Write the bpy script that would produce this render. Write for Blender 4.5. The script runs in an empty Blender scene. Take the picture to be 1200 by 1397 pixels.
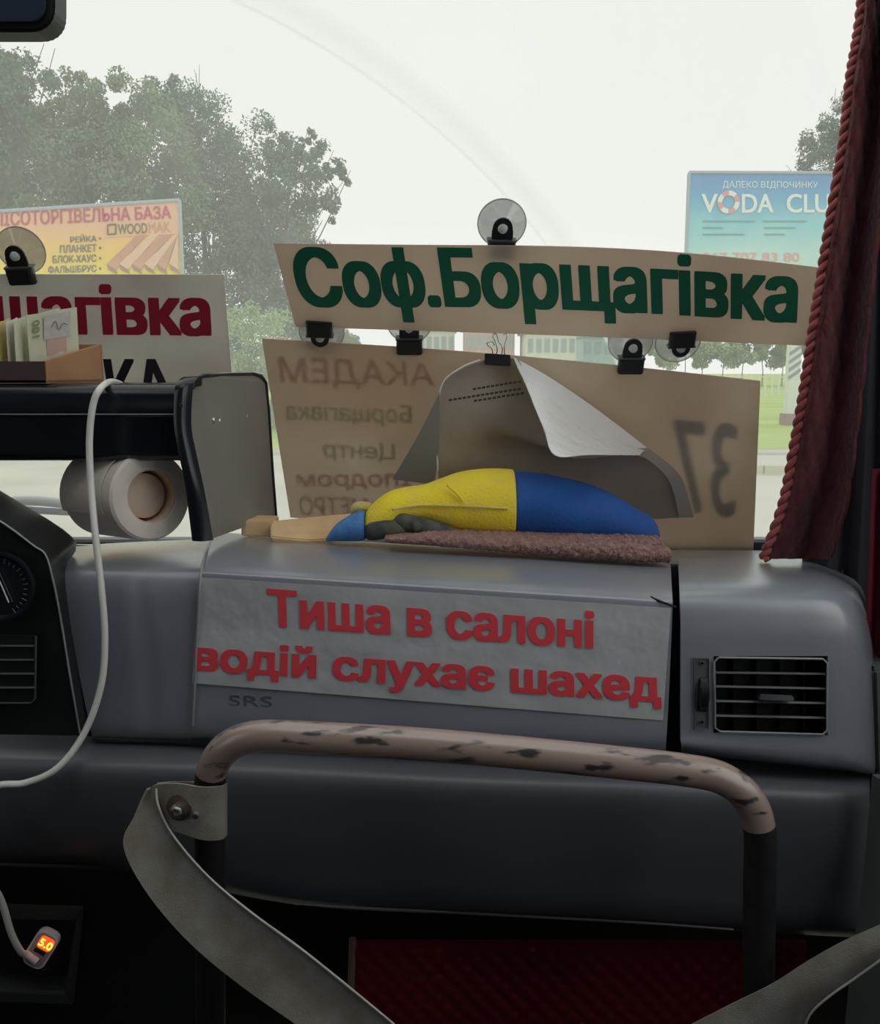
import bpy, bmesh, math, random
from math import sin, cos, pi, radians, sqrt
from mathutils import Vector, Matrix
from mathutils.geometry import tessellate_polygon, interpolate_bezier
random.seed(7)
S = bpy.context.scene
COL = S.collection

# ------------------------------------------------------------------ camera, sky, exposure
F = 1250.0; W, H = 1200.0, 1397.0
PITCH = radians(9.0); CZ = 1.25                       # camera 1.25 m above the bus floor
cam_d = bpy.data.cameras.new('camera'); cam = bpy.data.objects.new('camera', cam_d); COL.objects.link(cam)
cam_d.sensor_fit = 'HORIZONTAL'; cam_d.sensor_width = 36.0; cam_d.lens = 36.0*F/W
cam_d.clip_start = 0.02; cam_d.clip_end = 600
cam.location = (0, 0, CZ); cam.rotation_euler = (pi/2-PITCH, 0, 0)
S.camera = cam

wd = bpy.data.worlds.new('overcast'); S.world = wd; wd.use_nodes = True
nt = wd.node_tree; nt.nodes.clear()
wo = nt.nodes.new('ShaderNodeOutputWorld'); bg = nt.nodes.new('ShaderNodeBackground')
tc = nt.nodes.new('ShaderNodeTexCoord'); sx = nt.nodes.new('ShaderNodeSeparateXYZ'); cr = nt.nodes.new('ShaderNodeValToRGB')
nt.links.new(tc.outputs['Generated'], sx.inputs[0]); nt.links.new(sx.outputs['Z'], cr.inputs[0])
cr.color_ramp.elements[0].position = 0.0; cr.color_ramp.elements[0].color = (.92, .935, .91, 1)
cr.color_ramp.elements[1].position = 0.6; cr.color_ramp.elements[1].color = (.90, .92, .905, 1)
nt.links.new(cr.outputs[0], bg.inputs[0]); nt.links.new(bg.outputs[0], wo.inputs[0])
bg.inputs[1].default_value = 1.30

vs = S.view_settings
vs.view_transform = 'Standard'; vs.look = 'None'; vs.gamma = 1.0; vs.use_curve_mapping = False
vs.exposure = 0.22
S.cycles.max_bounces = 10; S.cycles.diffuse_bounces = 5; S.cycles.transparent_max_bounces = 16
S.cycles.transmission_bounces = 6; S.cycles.sample_clamp_indirect = 4.0

# ------------------------------------------------------------------ pixel -> world at a given depth
def ray(px, py):
    v = (698.5-py)/F; h = (px-600.0)/F
    return h, cos(PITCH)+v*sin(PITCH), -sin(PITCH)+v*cos(PITCH)
def at(px, py, Y):
    h, dy, dz = ray(px, py); t = Y/dy
    return Vector((h*t, Y, CZ+dz*t))
RAKE = 0.5; GY = 1.41                                  # windscreen plane: Y + RAKE*(Z-CZ) = GY
def gl(px, py, off=0.0):
    h, dy, dz = ray(px, py); t = (GY-off)/(dy+RAKE*dz)
    return Vector((h*t, dy*t, CZ+dz*t))
def px2m(Y): return Y/F

# ------------------------------------------------------------------ materials
def mat(name, col, rough=.5, metal=0.0, spec=.5, noise=None, bump=None, col2=None, nscale=20, trans=0.0, island=None, emit=None, sheen=0.0, coat=0.0):
    m = bpy.data.materials.new(name); m.use_nodes = True
    n = m.node_tree; N = n.nodes; L = n.links; b = N['Principled BSDF']
    b.inputs['Base Color'].default_value = (*col, 1); b.inputs['Roughness'].default_value = rough
    b.inputs['Metallic'].default_value = metal; b.inputs['Specular IOR Level'].default_value = spec
    if sheen: b.inputs['Sheen Weight'].default_value = sheen
    if coat: b.inputs['Coat Weight'].default_value = coat; b.inputs['Coat Roughness'].default_value = .3
    t = N.new('ShaderNodeTexCoord')
    colsock = None
    if col2:
        nz = N.new('ShaderNodeTexNoise'); nz.inputs['Scale'].default_value = nscale; nz.inputs['Detail'].default_value = 5
        L.new(t.outputs['Object'], nz.inputs['Vector'])
        r = N.new('ShaderNodeValToRGB'); r.color_ramp.elements[0].position = .35; r.color_ramp.elements[1].position = .65
        r.color_ramp.elements[0].color = (*col, 1); r.color_ramp.elements[1].color = (*col2, 1)
        L.new(nz.outputs['Fac'], r.inputs[0]); L.new(r.outputs[0], b.inputs['Base Color']); colsock = r.outputs[0]
    if island:
        g = N.new('ShaderNodeNewGeometry'); r = N.new('ShaderNodeValToRGB')
        r.color_ramp.elements[0].color = (*col, 1); r.color_ramp.elements[1].color = (*island, 1)
        L.new(g.outputs['Random Per Island'], r.inputs[0]); L.new(r.outputs[0], b.inputs['Base Color']); colsock = r.outputs[0]
    if bump:
        nz2 = N.new('ShaderNodeTexNoise'); nz2.inputs['Scale'].default_value = bump[0]; nz2.inputs['Detail'].default_value = 3
        L.new(t.outputs['Object'], nz2.inputs['Vector'])
        bp = N.new('ShaderNodeBump'); bp.inputs['Strength'].default_value = bump[1]; bp.inputs['Distance'].default_value = bump[2] if len(bump) > 2 else .001
        L.new(nz2.outputs['Fac'], bp.inputs['Height']); L.new(bp.outputs[0], b.inputs['Normal'])
    if emit:
        b.inputs['Emission Color'].default_value = (*emit[0], 1); b.inputs['Emission Strength'].default_value = emit[1]
    if trans:
        tr = N.new('ShaderNodeBsdfTranslucent'); mx = N.new('ShaderNodeMixShader'); mx.inputs[0].default_value = trans
        tr.inputs[0].default_value = (*col, 1)
        if colsock: L.new(colsock, tr.inputs[0])
        L.new(b.outputs[0], mx.inputs[1]); L.new(tr.outputs[0], mx.inputs[2])
        L.new(mx.outputs[0], N['Material Output'].inputs[0])
    return m
def clear_mat(name, tint, haze, hazecol=(.8, .82, .8), gloss=.06, rough=.02):
    m = bpy.data.materials.new(name); m.use_nodes = True
    n = m.node_tree; N = n.nodes; L = n.links; N.remove(N['Principled BSDF'])
    tp = N.new('ShaderNodeBsdfTransparent'); tp.inputs[0].default_value = (*tint, 1)
    gs = N.new('ShaderNodeBsdfGlossy'); gs.inputs['Roughness'].default_value = rough
    a = N.new('ShaderNodeMixShader'); a.inputs[0].default_value = gloss
    L.new(tp.outputs[0], a.inputs[1]); L.new(gs.outputs[0], a.inputs[2])
    tr = N.new('ShaderNodeBsdfTranslucent'); tr.inputs[0].default_value = (*hazecol, 1)
    df = N.new('ShaderNodeBsdfDiffuse'); df.inputs[0].default_value = (*hazecol, 1)
    d = N.new('ShaderNodeMixShader'); d.inputs[0].default_value = .3
    L.new(tr.outputs[0], d.inputs[1]); L.new(df.outputs[0], d.inputs[2])
    b = N.new('ShaderNodeMixShader'); b.inputs[0].default_value = haze
    L.new(a.outputs[0], b.inputs[1]); L.new(d.outputs[0], b.inputs[2]); L.new(b.outputs[0], N['Material Output'].inputs[0])
    return m, b

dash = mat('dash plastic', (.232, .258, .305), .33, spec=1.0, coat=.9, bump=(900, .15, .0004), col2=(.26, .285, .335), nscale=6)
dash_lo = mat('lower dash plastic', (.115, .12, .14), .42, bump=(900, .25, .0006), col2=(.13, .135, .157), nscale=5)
black = mat('black plastic', (.011, .012, .013), .45, bump=(700, .2, .0005))
black_gl = mat('black gloss plastic', (.012, .015, .022), .22)
matte = mat('matte black', (.008, .009, .01), .8)
trimg = mat('grey trim', (.30, .31, .32), .35)
slatm = mat('vent slat grey', (.10, .105, .115), .35)
paper = mat('sign board', (.72, .63, .54), .55, trans=.55, col2=(.67, .57, .48), nscale=7)
paper2 = mat('large sign board', (.72, .63, .54), .6, trans=.5, col2=(.62, .51, .40), nscale=4)
paper3 = mat('left sign board', (.76, .74, .70), .55, trans=.5, col2=(.62, .58, .53), nscale=5)
green = mat('green vinyl letters', (.008, .13, .07), .4)
red = mat('red vinyl letters', (.38, .015, .04), .4)
blackv = mat('black vinyl letters', (.015, .015, .018), .4)
redlab = mat('red print', (.95, .085, .11), .4)
white_c = mat('white cable', (.80, .79, .76), .35)
tissue = mat('grey tissue', (.86, .78, .71), .9, bump=(200, .5, .001), col2=(.78, .70, .63), nscale=30)
tube_m = mat('cardboard core', (.80, .64, .50), .8, bump=(80, .3, .001))
wood = mat('plywood', (.50, .27, .14), .6, col2=(.36, .18, .085), nscale=9)
woodd = mat('dark wood', (.09, .055, .05), .55)
woodl = mat('pale wood', (.92, .66, .38), .6, col2=(.85, .55, .28), nscale=25)
platem = mat('grey plate', (.27, .26, .245), .4, col2=(.22, .215, .2), nscale=8)
chrome = mat('steel', (.6, .58, .55), .3, metal=1.0)
yell = mat('yellow plush', (.98, .80, .03), .85, bump=(260, .7, .002), col2=(.95, .74, .08), nscale=35)
yellp = mat('pale yellow plush', (.72, .58, .18), .85, sheen=.5, bump=(260, .7, .002))
blue = mat('blue plush', (.012, .11, .42), .7, bump=(220, .5, .002), col2=(.01, .075, .32), nscale=12)
blue2 = mat('light blue plush', (.10, .30, .68), .75, bump=(220, .5, .002), col2=(.06, .17, .42), nscale=30)
darkpl = mat('dark plush', (.05, .06, .06), .8, bump=(220, .5, .002), col2=(.13, .13, .09), nscale=40)
towelm = mat('brown terry', (.26, .13, .12), .95, bump=(300, 1, .004), col2=(.42, .27, .24), nscale=160)
curt = mat('maroon velvet', (.13, .02, .027), .85, sheen=.2, col2=(.08, .011, .016), nscale=28, bump=(120, .8, .004))  # cloth colour lowered to hold the shade beside the lit braid
curtb = mat('maroon braid', (.50, .12, .12), .7, sheen=.25, col2=(.32, .06, .065), nscale=90, bump=(250, .6, .002))
curtd = mat('dark curtain', (.035, .035, .045), .85, bump=(60, .4, .003))
redq = mat('red quilted leatherette', (.13, .004, .012), .5, bump=(200, .2, .001))
piping = mat('beige piping', (.16, .12, .08), .7)
strapm = mat('grey webbing', (.31, .31, .275), .85, col2=(.23, .205, .165), nscale=30, bump=(600, .6, .001))
lightgrey = mat('light grey paint', (.55, .56, .56), .4)
cardm = mat('plastic film label', (.52, .55, .57), .28, col2=(.60, .63, .65), nscale=14, bump=(16, .9, .006), coat=.5)
docm = mat('backlit document sleeve', (.68, .62, .56), .25, trans=.42, bump=(22, .8, .006), col2=(.56, .51, .46), nscale=9)  # sleeve plastic with its backlit shade put into the colour
docw = mat('sky lit document sleeve', (.95, .955, .95), .2, trans=.08, bump=(45, .7, .005), coat=.5)  # same sleeve, brightness of its sky-lit corner put into the white
docink = mat('faint document ink', (.06, .055, .05), .6)

# rail paint: brown-grey gloss with dark scuffs
darkrail = mat('shaded rail paint', (.012, .013, .013), .5, col2=(.02, .02, .02), nscale=60)  # rail legs: the shade on them is put into this near-black colour
railm = mat('worn brown paint', (.21, .155, .135), .3, spec=.8, coat=.6)
n = railm.node_tree; N = n.nodes; L = n.links; b = N['Principled BSDF']
t = N.new('ShaderNodeTexCoord'); mp = N.new('ShaderNodeMapping'); mp.inputs['Scale'].default_value = (26, 90, 90)
nz = N.new('ShaderNodeTexNoise'); nz.inputs['Scale'].default_value = 1.0; nz.inputs['Detail'].default_value = 7
r = N.new('ShaderNodeValToRGB'); r.color_ramp.elements[0].position = .36; r.color_ramp.elements[1].position = .44
r.color_ramp.elements[0].color = (.05, .045, .045, 1); r.color_ramp.elements[1].color = (.36, .27, .235, 1)
L.new(t.outputs['Object'], mp.inputs[0]); L.new(mp.outputs[0], nz.inputs['Vector']); L.new(nz.outputs['Fac'], r.inputs[0]); L.new(r.outputs[0], b.inputs['Base Color'])

# windscreen: clear glass with a film of dirt that also carries the outdoor haze and a faint wiper scratch arc
glassm, gmix = clear_mat('dusty windscreen', (.70, .705, .685), .10, (.84, .86, .83))
n = glassm.node_tree; N = n.nodes; L = n.links
t = N.new('ShaderNodeTexCoord'); nz = N.new('ShaderNodeTexNoise'); nz.inputs['Scale'].default_value = 3.0; nz.inputs['Detail'].default_value = 4
L.new(t.outputs['Object'], nz.inputs['Vector'])
mr = N.new('ShaderNodeMapRange'); mr.inputs[1].default_value = .3; mr.inputs[2].default_value = .7; mr.inputs[3].default_value = .17; mr.inputs[4].default_value = .30
L.new(nz.outputs['Fac'], mr.inputs[0])
# arc: distance in glass plane from the wiper pivot
def arc_band(cx, cz, rad, wdt, amt, prev):
    sub = N.new('ShaderNodeVectorMath'); sub.operation = 'SUBTRACT'; sub.inputs[1].default_value = (cx, 0, cz)
    L.new(t.outputs['Object'], sub.inputs[0])
    mul = N.new('ShaderNodeVectorMath'); mul.operation = 'MULTIPLY'; mul.inputs[1].default_value = (1, 0, 1.118)
    L.new(sub.outputs[0], mul.inputs[0])
    ln = N.new('ShaderNodeVectorMath'); ln.operation = 'LENGTH'; L.new(mul.outputs[0], ln.inputs[0])
    s2 = N.new('ShaderNodeMath'); s2.operation = 'SUBTRACT'; s2.inputs[1].default_value = rad; L.new(ln.outputs['Value'], s2.inputs[0])
    ab = N.new('ShaderNodeMath'); ab.operation = 'ABSOLUTE'; L.new(s2.outputs[0], ab.inputs[0])
    m2 = N.new('ShaderNodeMapRange'); m2.inputs[1].default_value = 0; m2.inputs[2].default_value = wdt; m2.inputs[3].default_value = amt; m2.inputs[4].default_value = 0
    L.new(ab.outputs[0], m2.inputs[0])
    ad = N.new('ShaderNodeMath'); ad.operation = 'ADD'; L.new(m2.outputs[0], ad.inputs[0]); L.new(prev, ad.inputs[1])
    return ad.outputs[0]
ARC = (-.66, CZ-.42)
a_p = gl(380, 50); b_p = gl(600, 180); 
rad = sqrt((b_p.x-ARC[0])**2+((b_p.z-ARC[1])*1.118)**2)
o = arc_band(ARC[0], ARC[1], rad, .004, .5, mr.outputs[0])
o = arc_band(ARC[0], ARC[1], rad+.022, .022, .35, o)
L.new(o, gmix.inputs[0])
cup_m, _ = clear_mat('clear suction cup', (.90, .91, .90), .16, (.85, .86, .85), .10, .1)
clearrim, _ = clear_mat('suction cup rim', (.55, .56, .56), .25, (.7, .7, .7), .12, .1)

inkr, _ = clear_mat('show through red ink', (.88, .78, .74), .02, (.5, .3, .3), .0)
inkg, _ = clear_mat('show through green ink', (.82, .85, .77), .02, (.3, .4, .3), .0)
inkk, _ = clear_mat('show through grey ink', (.76, .79, .82), .02, (.3, .3, .3), .0)
# ------------------------------------------------------------------ mesh helpers
ORG = {}
def finish(name, vs_, fs, m, parent=None, smooth=True, kind=None, label=None, origin=None, keep=False):
    me = bpy.data.meshes.new(name)
    xs = [v[0] for v in vs_]; ys = [v[1] for v in vs_]; zs = [v[2] for v in vs_]
    if origin is None: origin = Vector(((min(xs)+max(xs))/2, (min(ys)+max(ys))/2, min(zs)))
    if keep: origin = Vector((0, 0, 0))
    me.from_pydata([(v[0]-origin[0], v[1]-origin[1], v[2]-origin[2]) for v in vs_], [], fs)
    me.validate(); me.update()
    if smooth: me.polygons.foreach_set('use_smooth', [True]*len(me.polygons))
    me.materials.append(m)
    o = bpy.data.objects.new(name, me); COL.objects.link(o)
    po = ORG[parent.name] if parent else Vector((0, 0, 0))
    o.location = origin-po; ORG[o.name] = origin
    if parent: o.parent = parent
    if kind: o['kind'] = kind
    if label: o['label'] = label
    return o
def empty(name, loc, label, cat, group=None):
    o = bpy.data.objects.new(name, None); COL.objects.link(o); o.empty_display_size = .05
    o.location = loc; ORG[o.name] = Vector(loc); o['label'] = label; o['category'] = cat
    if group: o['group'] = group
    return o
def tag(o, label, cat, group=None):
    o['label'] = label; o['category'] = cat
    if group: o['group'] = group
    return o
def smooth_by_angle(o, a=40):
    me = o.data
    me.set_sharp_from_angle(angle=radians(a))
def cat(p, t):                                        # Catmull-Rom through points (any dimension Vectors)
    n = len(p)-1; x = t*n; i = min(int(x), n-1); f = x-i
    p0 = p[max(i-1, 0)]; p1 = p[i]; p2 = p[i+1]; p3 = p[min(i+2, n)]
    return .5*((2*p1)+(p2-p0)*f+(2*p0-5*p1+4*p2-p3)*f*f+(3*p1-p0-3*p2+p3)*f*f*f)
def grid(rows, nu, nv, smooth=True):
    """rows of control points -> (nv+1) x (nu+1) points"""
    rr = [[Vector(p) for p in r] for r in rows]
    ev = (lambda p, t: cat(p, t)) if smooth else (lambda p, t: p[min(int(t*(len(p)-1)), len(p)-2)].lerp(p[min(int(t*(len(p)-1)), len(p)-2)+1], t*(len(p)-1)-min(int(t*(len(p)-1)), len(p)-2)))
    fine = [[ev(r, i/nu) for i in range(nu+1)] for r in rr]
    return [[ev([fine[k][i] for k in range(len(fine))], j/nv) for i in range(nu+1)] for j in range(nv+1)]
def sheet(name, G, thick, m, parent=None, skip=None, nrm=None, **kw):
    """closed slab from a grid: front = G, back = G shifted along -normal by thick"""
    R = len(G); C = len(G[0])
    V = []; nor = []
    for j in range(R):
        for i in range(C):
            a = G[j][max(i-1, 0)]; b_ = G[j][min(i+1, C-1)]; c = G[max(j-1, 0)][i]; d = G[min(j+1, R-1)][i]
            nn = (b_-a).cross(c-d)
            nn = nn.normalized() if nn.length > 1e-12 else Vector((0, -1, 0))
            nor.append(nn if nrm is None else Vector(nrm))
            V.append(G[j][i])
    n0 = len(V); V = V+[V[k]-nor[k]*thick for k in range(n0)]
    fs = []; idx = lambda j, i: j*C+i
    cells = set()
    for j in range(R-1):
        for i in range(C-1):
            if skip and skip(j, i): continue
            cells.add((j, i))
    for (j, i) in cells:
        a, b_, c, d = idx(j, i), idx(j, i+1), idx(j+1, i+1), idx(j+1, i)
        fs.append((a, d, c, b_)); fs.append((a+n0, b_+n0, c+n0, d+n0))
        for (dj, di, p, q) in ((-1, 0, a, b_), (0, 1, b_, c), (1, 0, c, d), (0, -1, d, a)):
            if (j+dj, i+di) not in cells: fs.append((p, q, q+n0, p+n0))
    o = finish(name, V, fs, m, parent, **kw)
    smooth_by_angle(o, 50)
    return o
def tube(name, pts, rad, m, parent=None, seg=10, closed=False, sub=0, **kw):
    P = [Vector(p) for p in pts]
    if sub:
        P = [cat(P, k/sub) for k in range(sub+1)]
    V = []; fs = []; n_ = len(P)
    up = Vector((0, 0, 1)); prev = None
    for k in range(n_):
        tg = (P[min(k+1, n_-1)]-P[max(k-1, 0)]).normalized()
        if prev is None:
            a = tg.cross(up) if abs(tg.dot(up)) < .95 else tg.cross(Vector((1, 0, 0)))
        else: a = prev-tg*prev.dot(tg)
        a.normalize(); prev = a; b_ = tg.cross(a)
        r_ = rad(k/(n_-1)) if callable(rad) else rad
        for s in range(seg):
            th = 2*pi*s/seg; V.append(P[k]+a*cos(th)*r_+b_*sin(th)*r_)
    for k in range(n_-1):
        for s in range(seg):
            s2 = (s+1) % seg
            fs.append((k*seg+s, k*seg+s2, (k+1)*seg+s2, (k+1)*seg+s))
    fs.append(tuple(range(seg-1, -1, -1))); fs.append(tuple((n_-1)*seg+s for s in range(seg)))
    o = finish(name, V, fs, m, parent, **kw); smooth_by_angle(o, 60)
    return o
def prism(name, poly, off, m, parent=None, bevel=0.0, smooth=False, **kw):
    """polygon (list of Vector) extruded by vector off; bevelled"""
    P = [Vector(p) for p in poly]; n_ = len(P); off = Vector(off)
    V = P+[p+off for p in P]
    bm = bmesh.new(); bv = [bm.verts.new(v) for v in V]
    bm.faces.new(bv[:n_]); bm.faces.new(bv[n_:][::-1])
    for k in range(n_): bm.faces.new((bv[k], bv[n_+k], bv[n_+(k+1) % n_], bv[(k+1) % n_]))
    bmesh.ops.recalc_face_normals(bm, faces=bm.faces)
    if bevel: bmesh.ops.bevel(bm, geom=list(bm.edges), offset=bevel, segments=2, affect='EDGES', clamp_overlap=True)
    bm.verts.index_update()
    vs_ = [v.co.copy() for v in bm.verts]; fs = [tuple(v.index for v in f.verts) for f in bm.faces]; bm.free()
    o = finish(name, vs_, fs, m, parent, smooth=bool(bevel) or smooth, **kw)
    if bevel or smooth: smooth_by_angle(o, 45)
    return o
def box(name, c, size, m, parent=None, bevel=.002, rot=None, **kw):
    x, y, z = [s/2 for s in size]; M = rot if rot else Matrix.Identity(3); c = Vector(c)
    return prism(name, [c+M@Vector(p) for p in ((-x, -y, -z), (x, -y, -z), (x, -y, z), (-x, -y, z))], M@Vector((0, 2*y, 0)), m, parent, bevel, **kw)
def rrect(cx, cy, w, h, r, n_=5):
    out = []
    for (sx_, sy_, a0) in ((1, 1, 0), (-1, 1, 90), (-1, -1, 180), (1, -1, 270)):
        for k in range(n_+1):
            a = radians(a0+90*k/n_); out.append((cx+sx_*(w/2-r)+r*cos(a), cy+sy_*(h/2-r)+r*sin(a)))
    return out
def text(name, s, fn, quad, m, parent=None, bold=.03, thick=.0004, mirror=False, curve=None, cuts=True, **kw):
    """lettering: text outline mapped onto a quad (tl,tr,br,bl in pixels), placed by fn(px,py,lift)"""
    cu = bpy.data.curves.new('t', 'FONT'); cu.body = s; cu.size = 1
    to = bpy.data.objects.new('t', cu); COL.objects.link(to)
    bpy.context.view_layer.update()
    dgr = bpy.context.evaluated_depsgraph_get(); oc = to.evaluated_get(dgr)
    loops = []
    for sp in oc.to_curve(dgr).splines:
        bp = sp.bezier_points; L_ = []
        for k in range(len(bp)):
            p, q = bp[k], bp[(k+1) % len(bp)]
            st_ = 1 if (p.handle_right-p.co).length < 1e-6 and (q.handle_left-q.co).length < 1e-6 else 4
            if abs((p.handle_right-p.co).cross(q.co-p.co).z) < 1e-7 and abs((q.handle_left-q.co).cross(q.co-p.co).z) < 1e-7: st_ = 1
            seq = interpolate_bezier(p.co, p.handle_right, q.handle_left, q.co, st_+1)
            L_ += [Vector((c.x, c.y, 0)) for c in seq[:-1]]
        loops.append(L_)
    oc.to_curve_clear(); bpy.data.objects.remove(to); bpy.data.curves.remove(cu)
    area = lambda L_: sum(L_[k-1].x*L_[k].y-L_[k].x*L_[k-1].y for k in range(len(L_)))/2
    ar = [area(l) for l in loops]; sg = 1 if ar[max(range(len(ar)), key=lambda k: abs(ar[k]))] > 0 else -1
    def inside(p, L_):
        c_ = False
        for k in range(len(L_)):
            a_, b_ = L_[k-1], L_[k]
            if (a_.y > p.y) != (b_.y > p.y) and p.x < (b_.x-a_.x)*(p.y-a_.y)/(b_.y-a_.y)+a_.x: c_ = not c_
        return c_
    bm = bmesh.new()
    for k, l in enumerate(loops):
        if ar[k]*sg <= 0 and any(q != k and ar[q]*sg > 0 and abs(ar[q]) > abs(ar[k]) and inside(l[0], h) for q, h in enumerate(loops)): continue
        holes = [h for q, h in enumerate(loops) if ar[q]*sg < 0 and abs(ar[q]) < abs(ar[k]) and inside(h[0], l)]
        allv = l+[p for h in holes for p in h]
        bv = [bm.verts.new(p) for p in allv]
        for t_ in tessellate_polygon([l]+holes):
            try: bm.faces.new([bv[q] for q in t_])
            except ValueError: pass
    xs = [v.co.x for v in bm.verts]; ys = [v.co.y for v in bm.verts]
    x0, x1, y0, y1 = min(xs), max(xs), min(ys), max(ys)
    tl, tr, br, bl = [Vector((*q, 0)) for q in quad]
    A = []; B = []
    for v in bm.verts:
        u = (v.co.x-x0)/(x1-x0); w = (y1-v.co.y)/(y1-y0)
        if mirror: u = 1-u
        p = tl.lerp(tr, u).lerp(bl.lerp(br, u), w)
        py = p.y+(curve(u) if curve else 0)
        A.append(fn(p.x, py, thick)); B.append(fn(p.x, py, 0.0))
    bm.verts.index_update(); n_ = len(A)
    fs = [tuple(v.index for v in f.verts) for f in bm.faces]
    bed = [(e.verts[0].index, e.verts[1].index) for e in bm.edges if len(e.link_faces) == 1]
    fs2 = list(fs)+[(p, q, q+n_, p+n_) for p, q in bed]
    bm.free()
    if bold:                                          # heavier weight: the outline swept round a small ring
        wq = (tr-tl).length/(x1-x0)*bold; ex = (fn(tr.x, tr.y, 0)-fn(tl.x, tl.y, 0)).normalized(); ey = (fn(tl.x, tl.y, 0)-fn(bl.x, bl.y, 0)).normalized()
        wm = (fn(tr.x, tr.y, 0)-fn(tl.x, tl.y, 0)).length/(x1-x0)*bold
        VV = []; FF = []
        for k in range(9):
            d = ex*(k % 3-1)*wm+ey*(k//3-1)*wm*.6
            lift = ex.cross(ey).normalized()*(thick*.04*k)
            b0 = len(VV); VV += [p+d+lift for p in A+B]; FF += [tuple(i+b0 for i in f) for f in fs2]
        return finish(name, VV, FF, m, parent, smooth=False, **kw)
    return finish(name, A+B, fs2, m, parent, smooth=False, **kw)
def disc_ring(c, ax, ay, r, n_=24): return [c+ax*cos(2*pi*k/n_)*r+ay*sin(2*pi*k/n_)*r for k in range(n_)]
def lathe(name, c, axis, prof, m, parent=None, seg=28, caps=True, **kw):
    """profile [(radius, height)] around axis"""
    axis = Vector(axis).normalized(); a = axis.orthogonal().normalized(); b_ = axis.cross(a); V = []; fs = []
    for (r_, h_) in prof:
        for s in range(seg):
            th = 2*pi*s/seg; V.append(Vector(c)+axis*h_+a*cos(th)*r_+b_*sin(th)*r_)
    for k in range(len(prof)-1):
        for s in range(seg):
            s2 = (s+1) % seg; fs.append((k*seg+s, k*seg+s2, (k+1)*seg+s2, (k+1)*seg+s))
    if caps and prof[0][0] > 0: fs.append(tuple(range(seg-1, -1, -1)))
    if caps and prof[-1][0] > 0: fs.append(tuple((len(prof)-1)*seg+s for s in range(seg)))
    o = finish(name, V, fs, m, parent, **kw); smooth_by_angle(o, 40); return o

# ================================================================== THE SETTING: ground outside, bus body
GZ = CZ-2.0
grassm = mat('grass', (.34, .50, .07), .9, col2=(.50, .62, .14), nscale=.35)
asph = mat('pale asphalt', (.56, .56, .46), .7, col2=(.66, .65, .54), nscale=.5)
sidew = mat('concrete walk', (.50, .48, .36), .8, col2=(.58, .56, .45), nscale=.7)
kerbm = mat('kerb stone', (.55, .53, .38), .8)
def flat(name, poly, z, m, th=.05, **kw):
    return prism(name, [Vector((x, y, z)) for x, y in poly], (0, 0, -th), m, **kw)
o = flat('ground_road', [(-80, -20), (80, -20), (80, 21), (-80, 21)], GZ, asph); o['kind'] = 'structure'
o = flat('ground_grass', [(-200, 24.0), (200, 20.0), (250, 260), (-250, 260)], GZ+.06, grassm, .3); o['kind'] = 'structure'
o = flat('ground_walk', [(-80, 21.0), (80, 21.0), (80, 20.4), (80, 27.5), (-80, 24.5)], GZ+.05, sidew); o['kind'] = 'structure'
kerb = prism('ground_kerb', [Vector((0, 17.75, GZ)), Vector((18, 15.6, GZ)), Vector((18, 15.6, GZ+.02)), Vector((0, 17.75, GZ+.02))], (0, .3, 0), kerbm); kerb['kind'] = 'structure'
for k in range(16):
    x = 1.0+k*1.02
    prism('kerb_stone', [Vector((x, 17.0-(k-6)*.12, GZ)), Vector((x+1.0, 16.9-(k-6)*.12, GZ)), Vector((x+1.0, 16.9-(k-6)*.12, GZ+.16)), Vector((x, 17.0-(k-6)*.12, GZ+.16))], (0, .22, 0), kerbm, kerb, bevel=.01)
wall_low = None

cabin = mat('cabin lining', (.07, .07, .07), .8)
ceilm = mat('ceiling lining', (.10, .10, .10), .9)
floorm = mat('rubber floor', (.015, .015, .016), .8, bump=(80, .4, .002))
XL, XR, YB, ZT = -1.45, .86, -4.2, CZ+1.0
def st(name, c, size, m): 
    o = box(name, c, size, m, bevel=0, smooth=False); o['kind'] = 'structure'; return o
st('floor', ((XL+XR)/2, (YB+1.45)/2, -.03), (XR-XL+.1, 1.45-YB, .06), floorm)
HX0, HX1, HY0, HY1 = -.95, .70, .08, .84          # unseen roof opening, added to let in more light from above
for nm_, x0, x1, y0, y1 in (('ceiling', XL-.05, XR+.05, YB, HY0), ('ceiling_front', XL-.05, XR+.05, HY1, .91), ('ceiling_left', XL-.05, HX0, HY0, HY1), ('ceiling_right', HX1, XR+.05, HY0, HY1)):
    st(nm_, ((x0+x1)/2, (y0+y1)/2, ZT+.03), (x1-x0, y1-y0, .06), ceilm)
st('wall_light_block', ((XL+XR)/2, -.62, .42), (XR-XL, .05, .84), matte)  # unseen screen added to keep light from behind off the footwell
st('wall_rear', ((XL+XR)/2, YB-.03, ZT/2), (XR-XL, .06, ZT), cabin)
# unseen side walls; window openings sized for the light, small on the driver's side
for nm, X, wins in (('left', XL-.03, ((-3.6, -2.9), (-.1, .25))), ('right', XR+.03, ((-3.6, -2.9), (-.25, .95)))):
    zb, zt = .95, ZT-.12
    st('wall_'+nm+'_sill', (X, (YB+1.5)/2, zb/2), (.06, 1.5-YB, zb), cabin)
    st('wall_'+nm+'_header', (X, (YB+1.1)/2, (zt+ZT)/2), (.06, 1.1-YB, ZT-zt), cabin)
    ys = [YB]+[v for w in wins for v in w]+[1.5 if nm == 'right' else 1.3]
    for k in range(0, len(ys), 2):
        st('wall_'+nm+'_post', (X, (ys[k]+ys[k+1])/2, (zb+zt)/2), (.06, ys[k+1]-ys[k], zt-zb), cabin)
# firewall under the windscreen
st('wall_front', ((XL+XR)/2, 1.53, .44), (XR-XL, .06, .84), matte)
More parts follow.
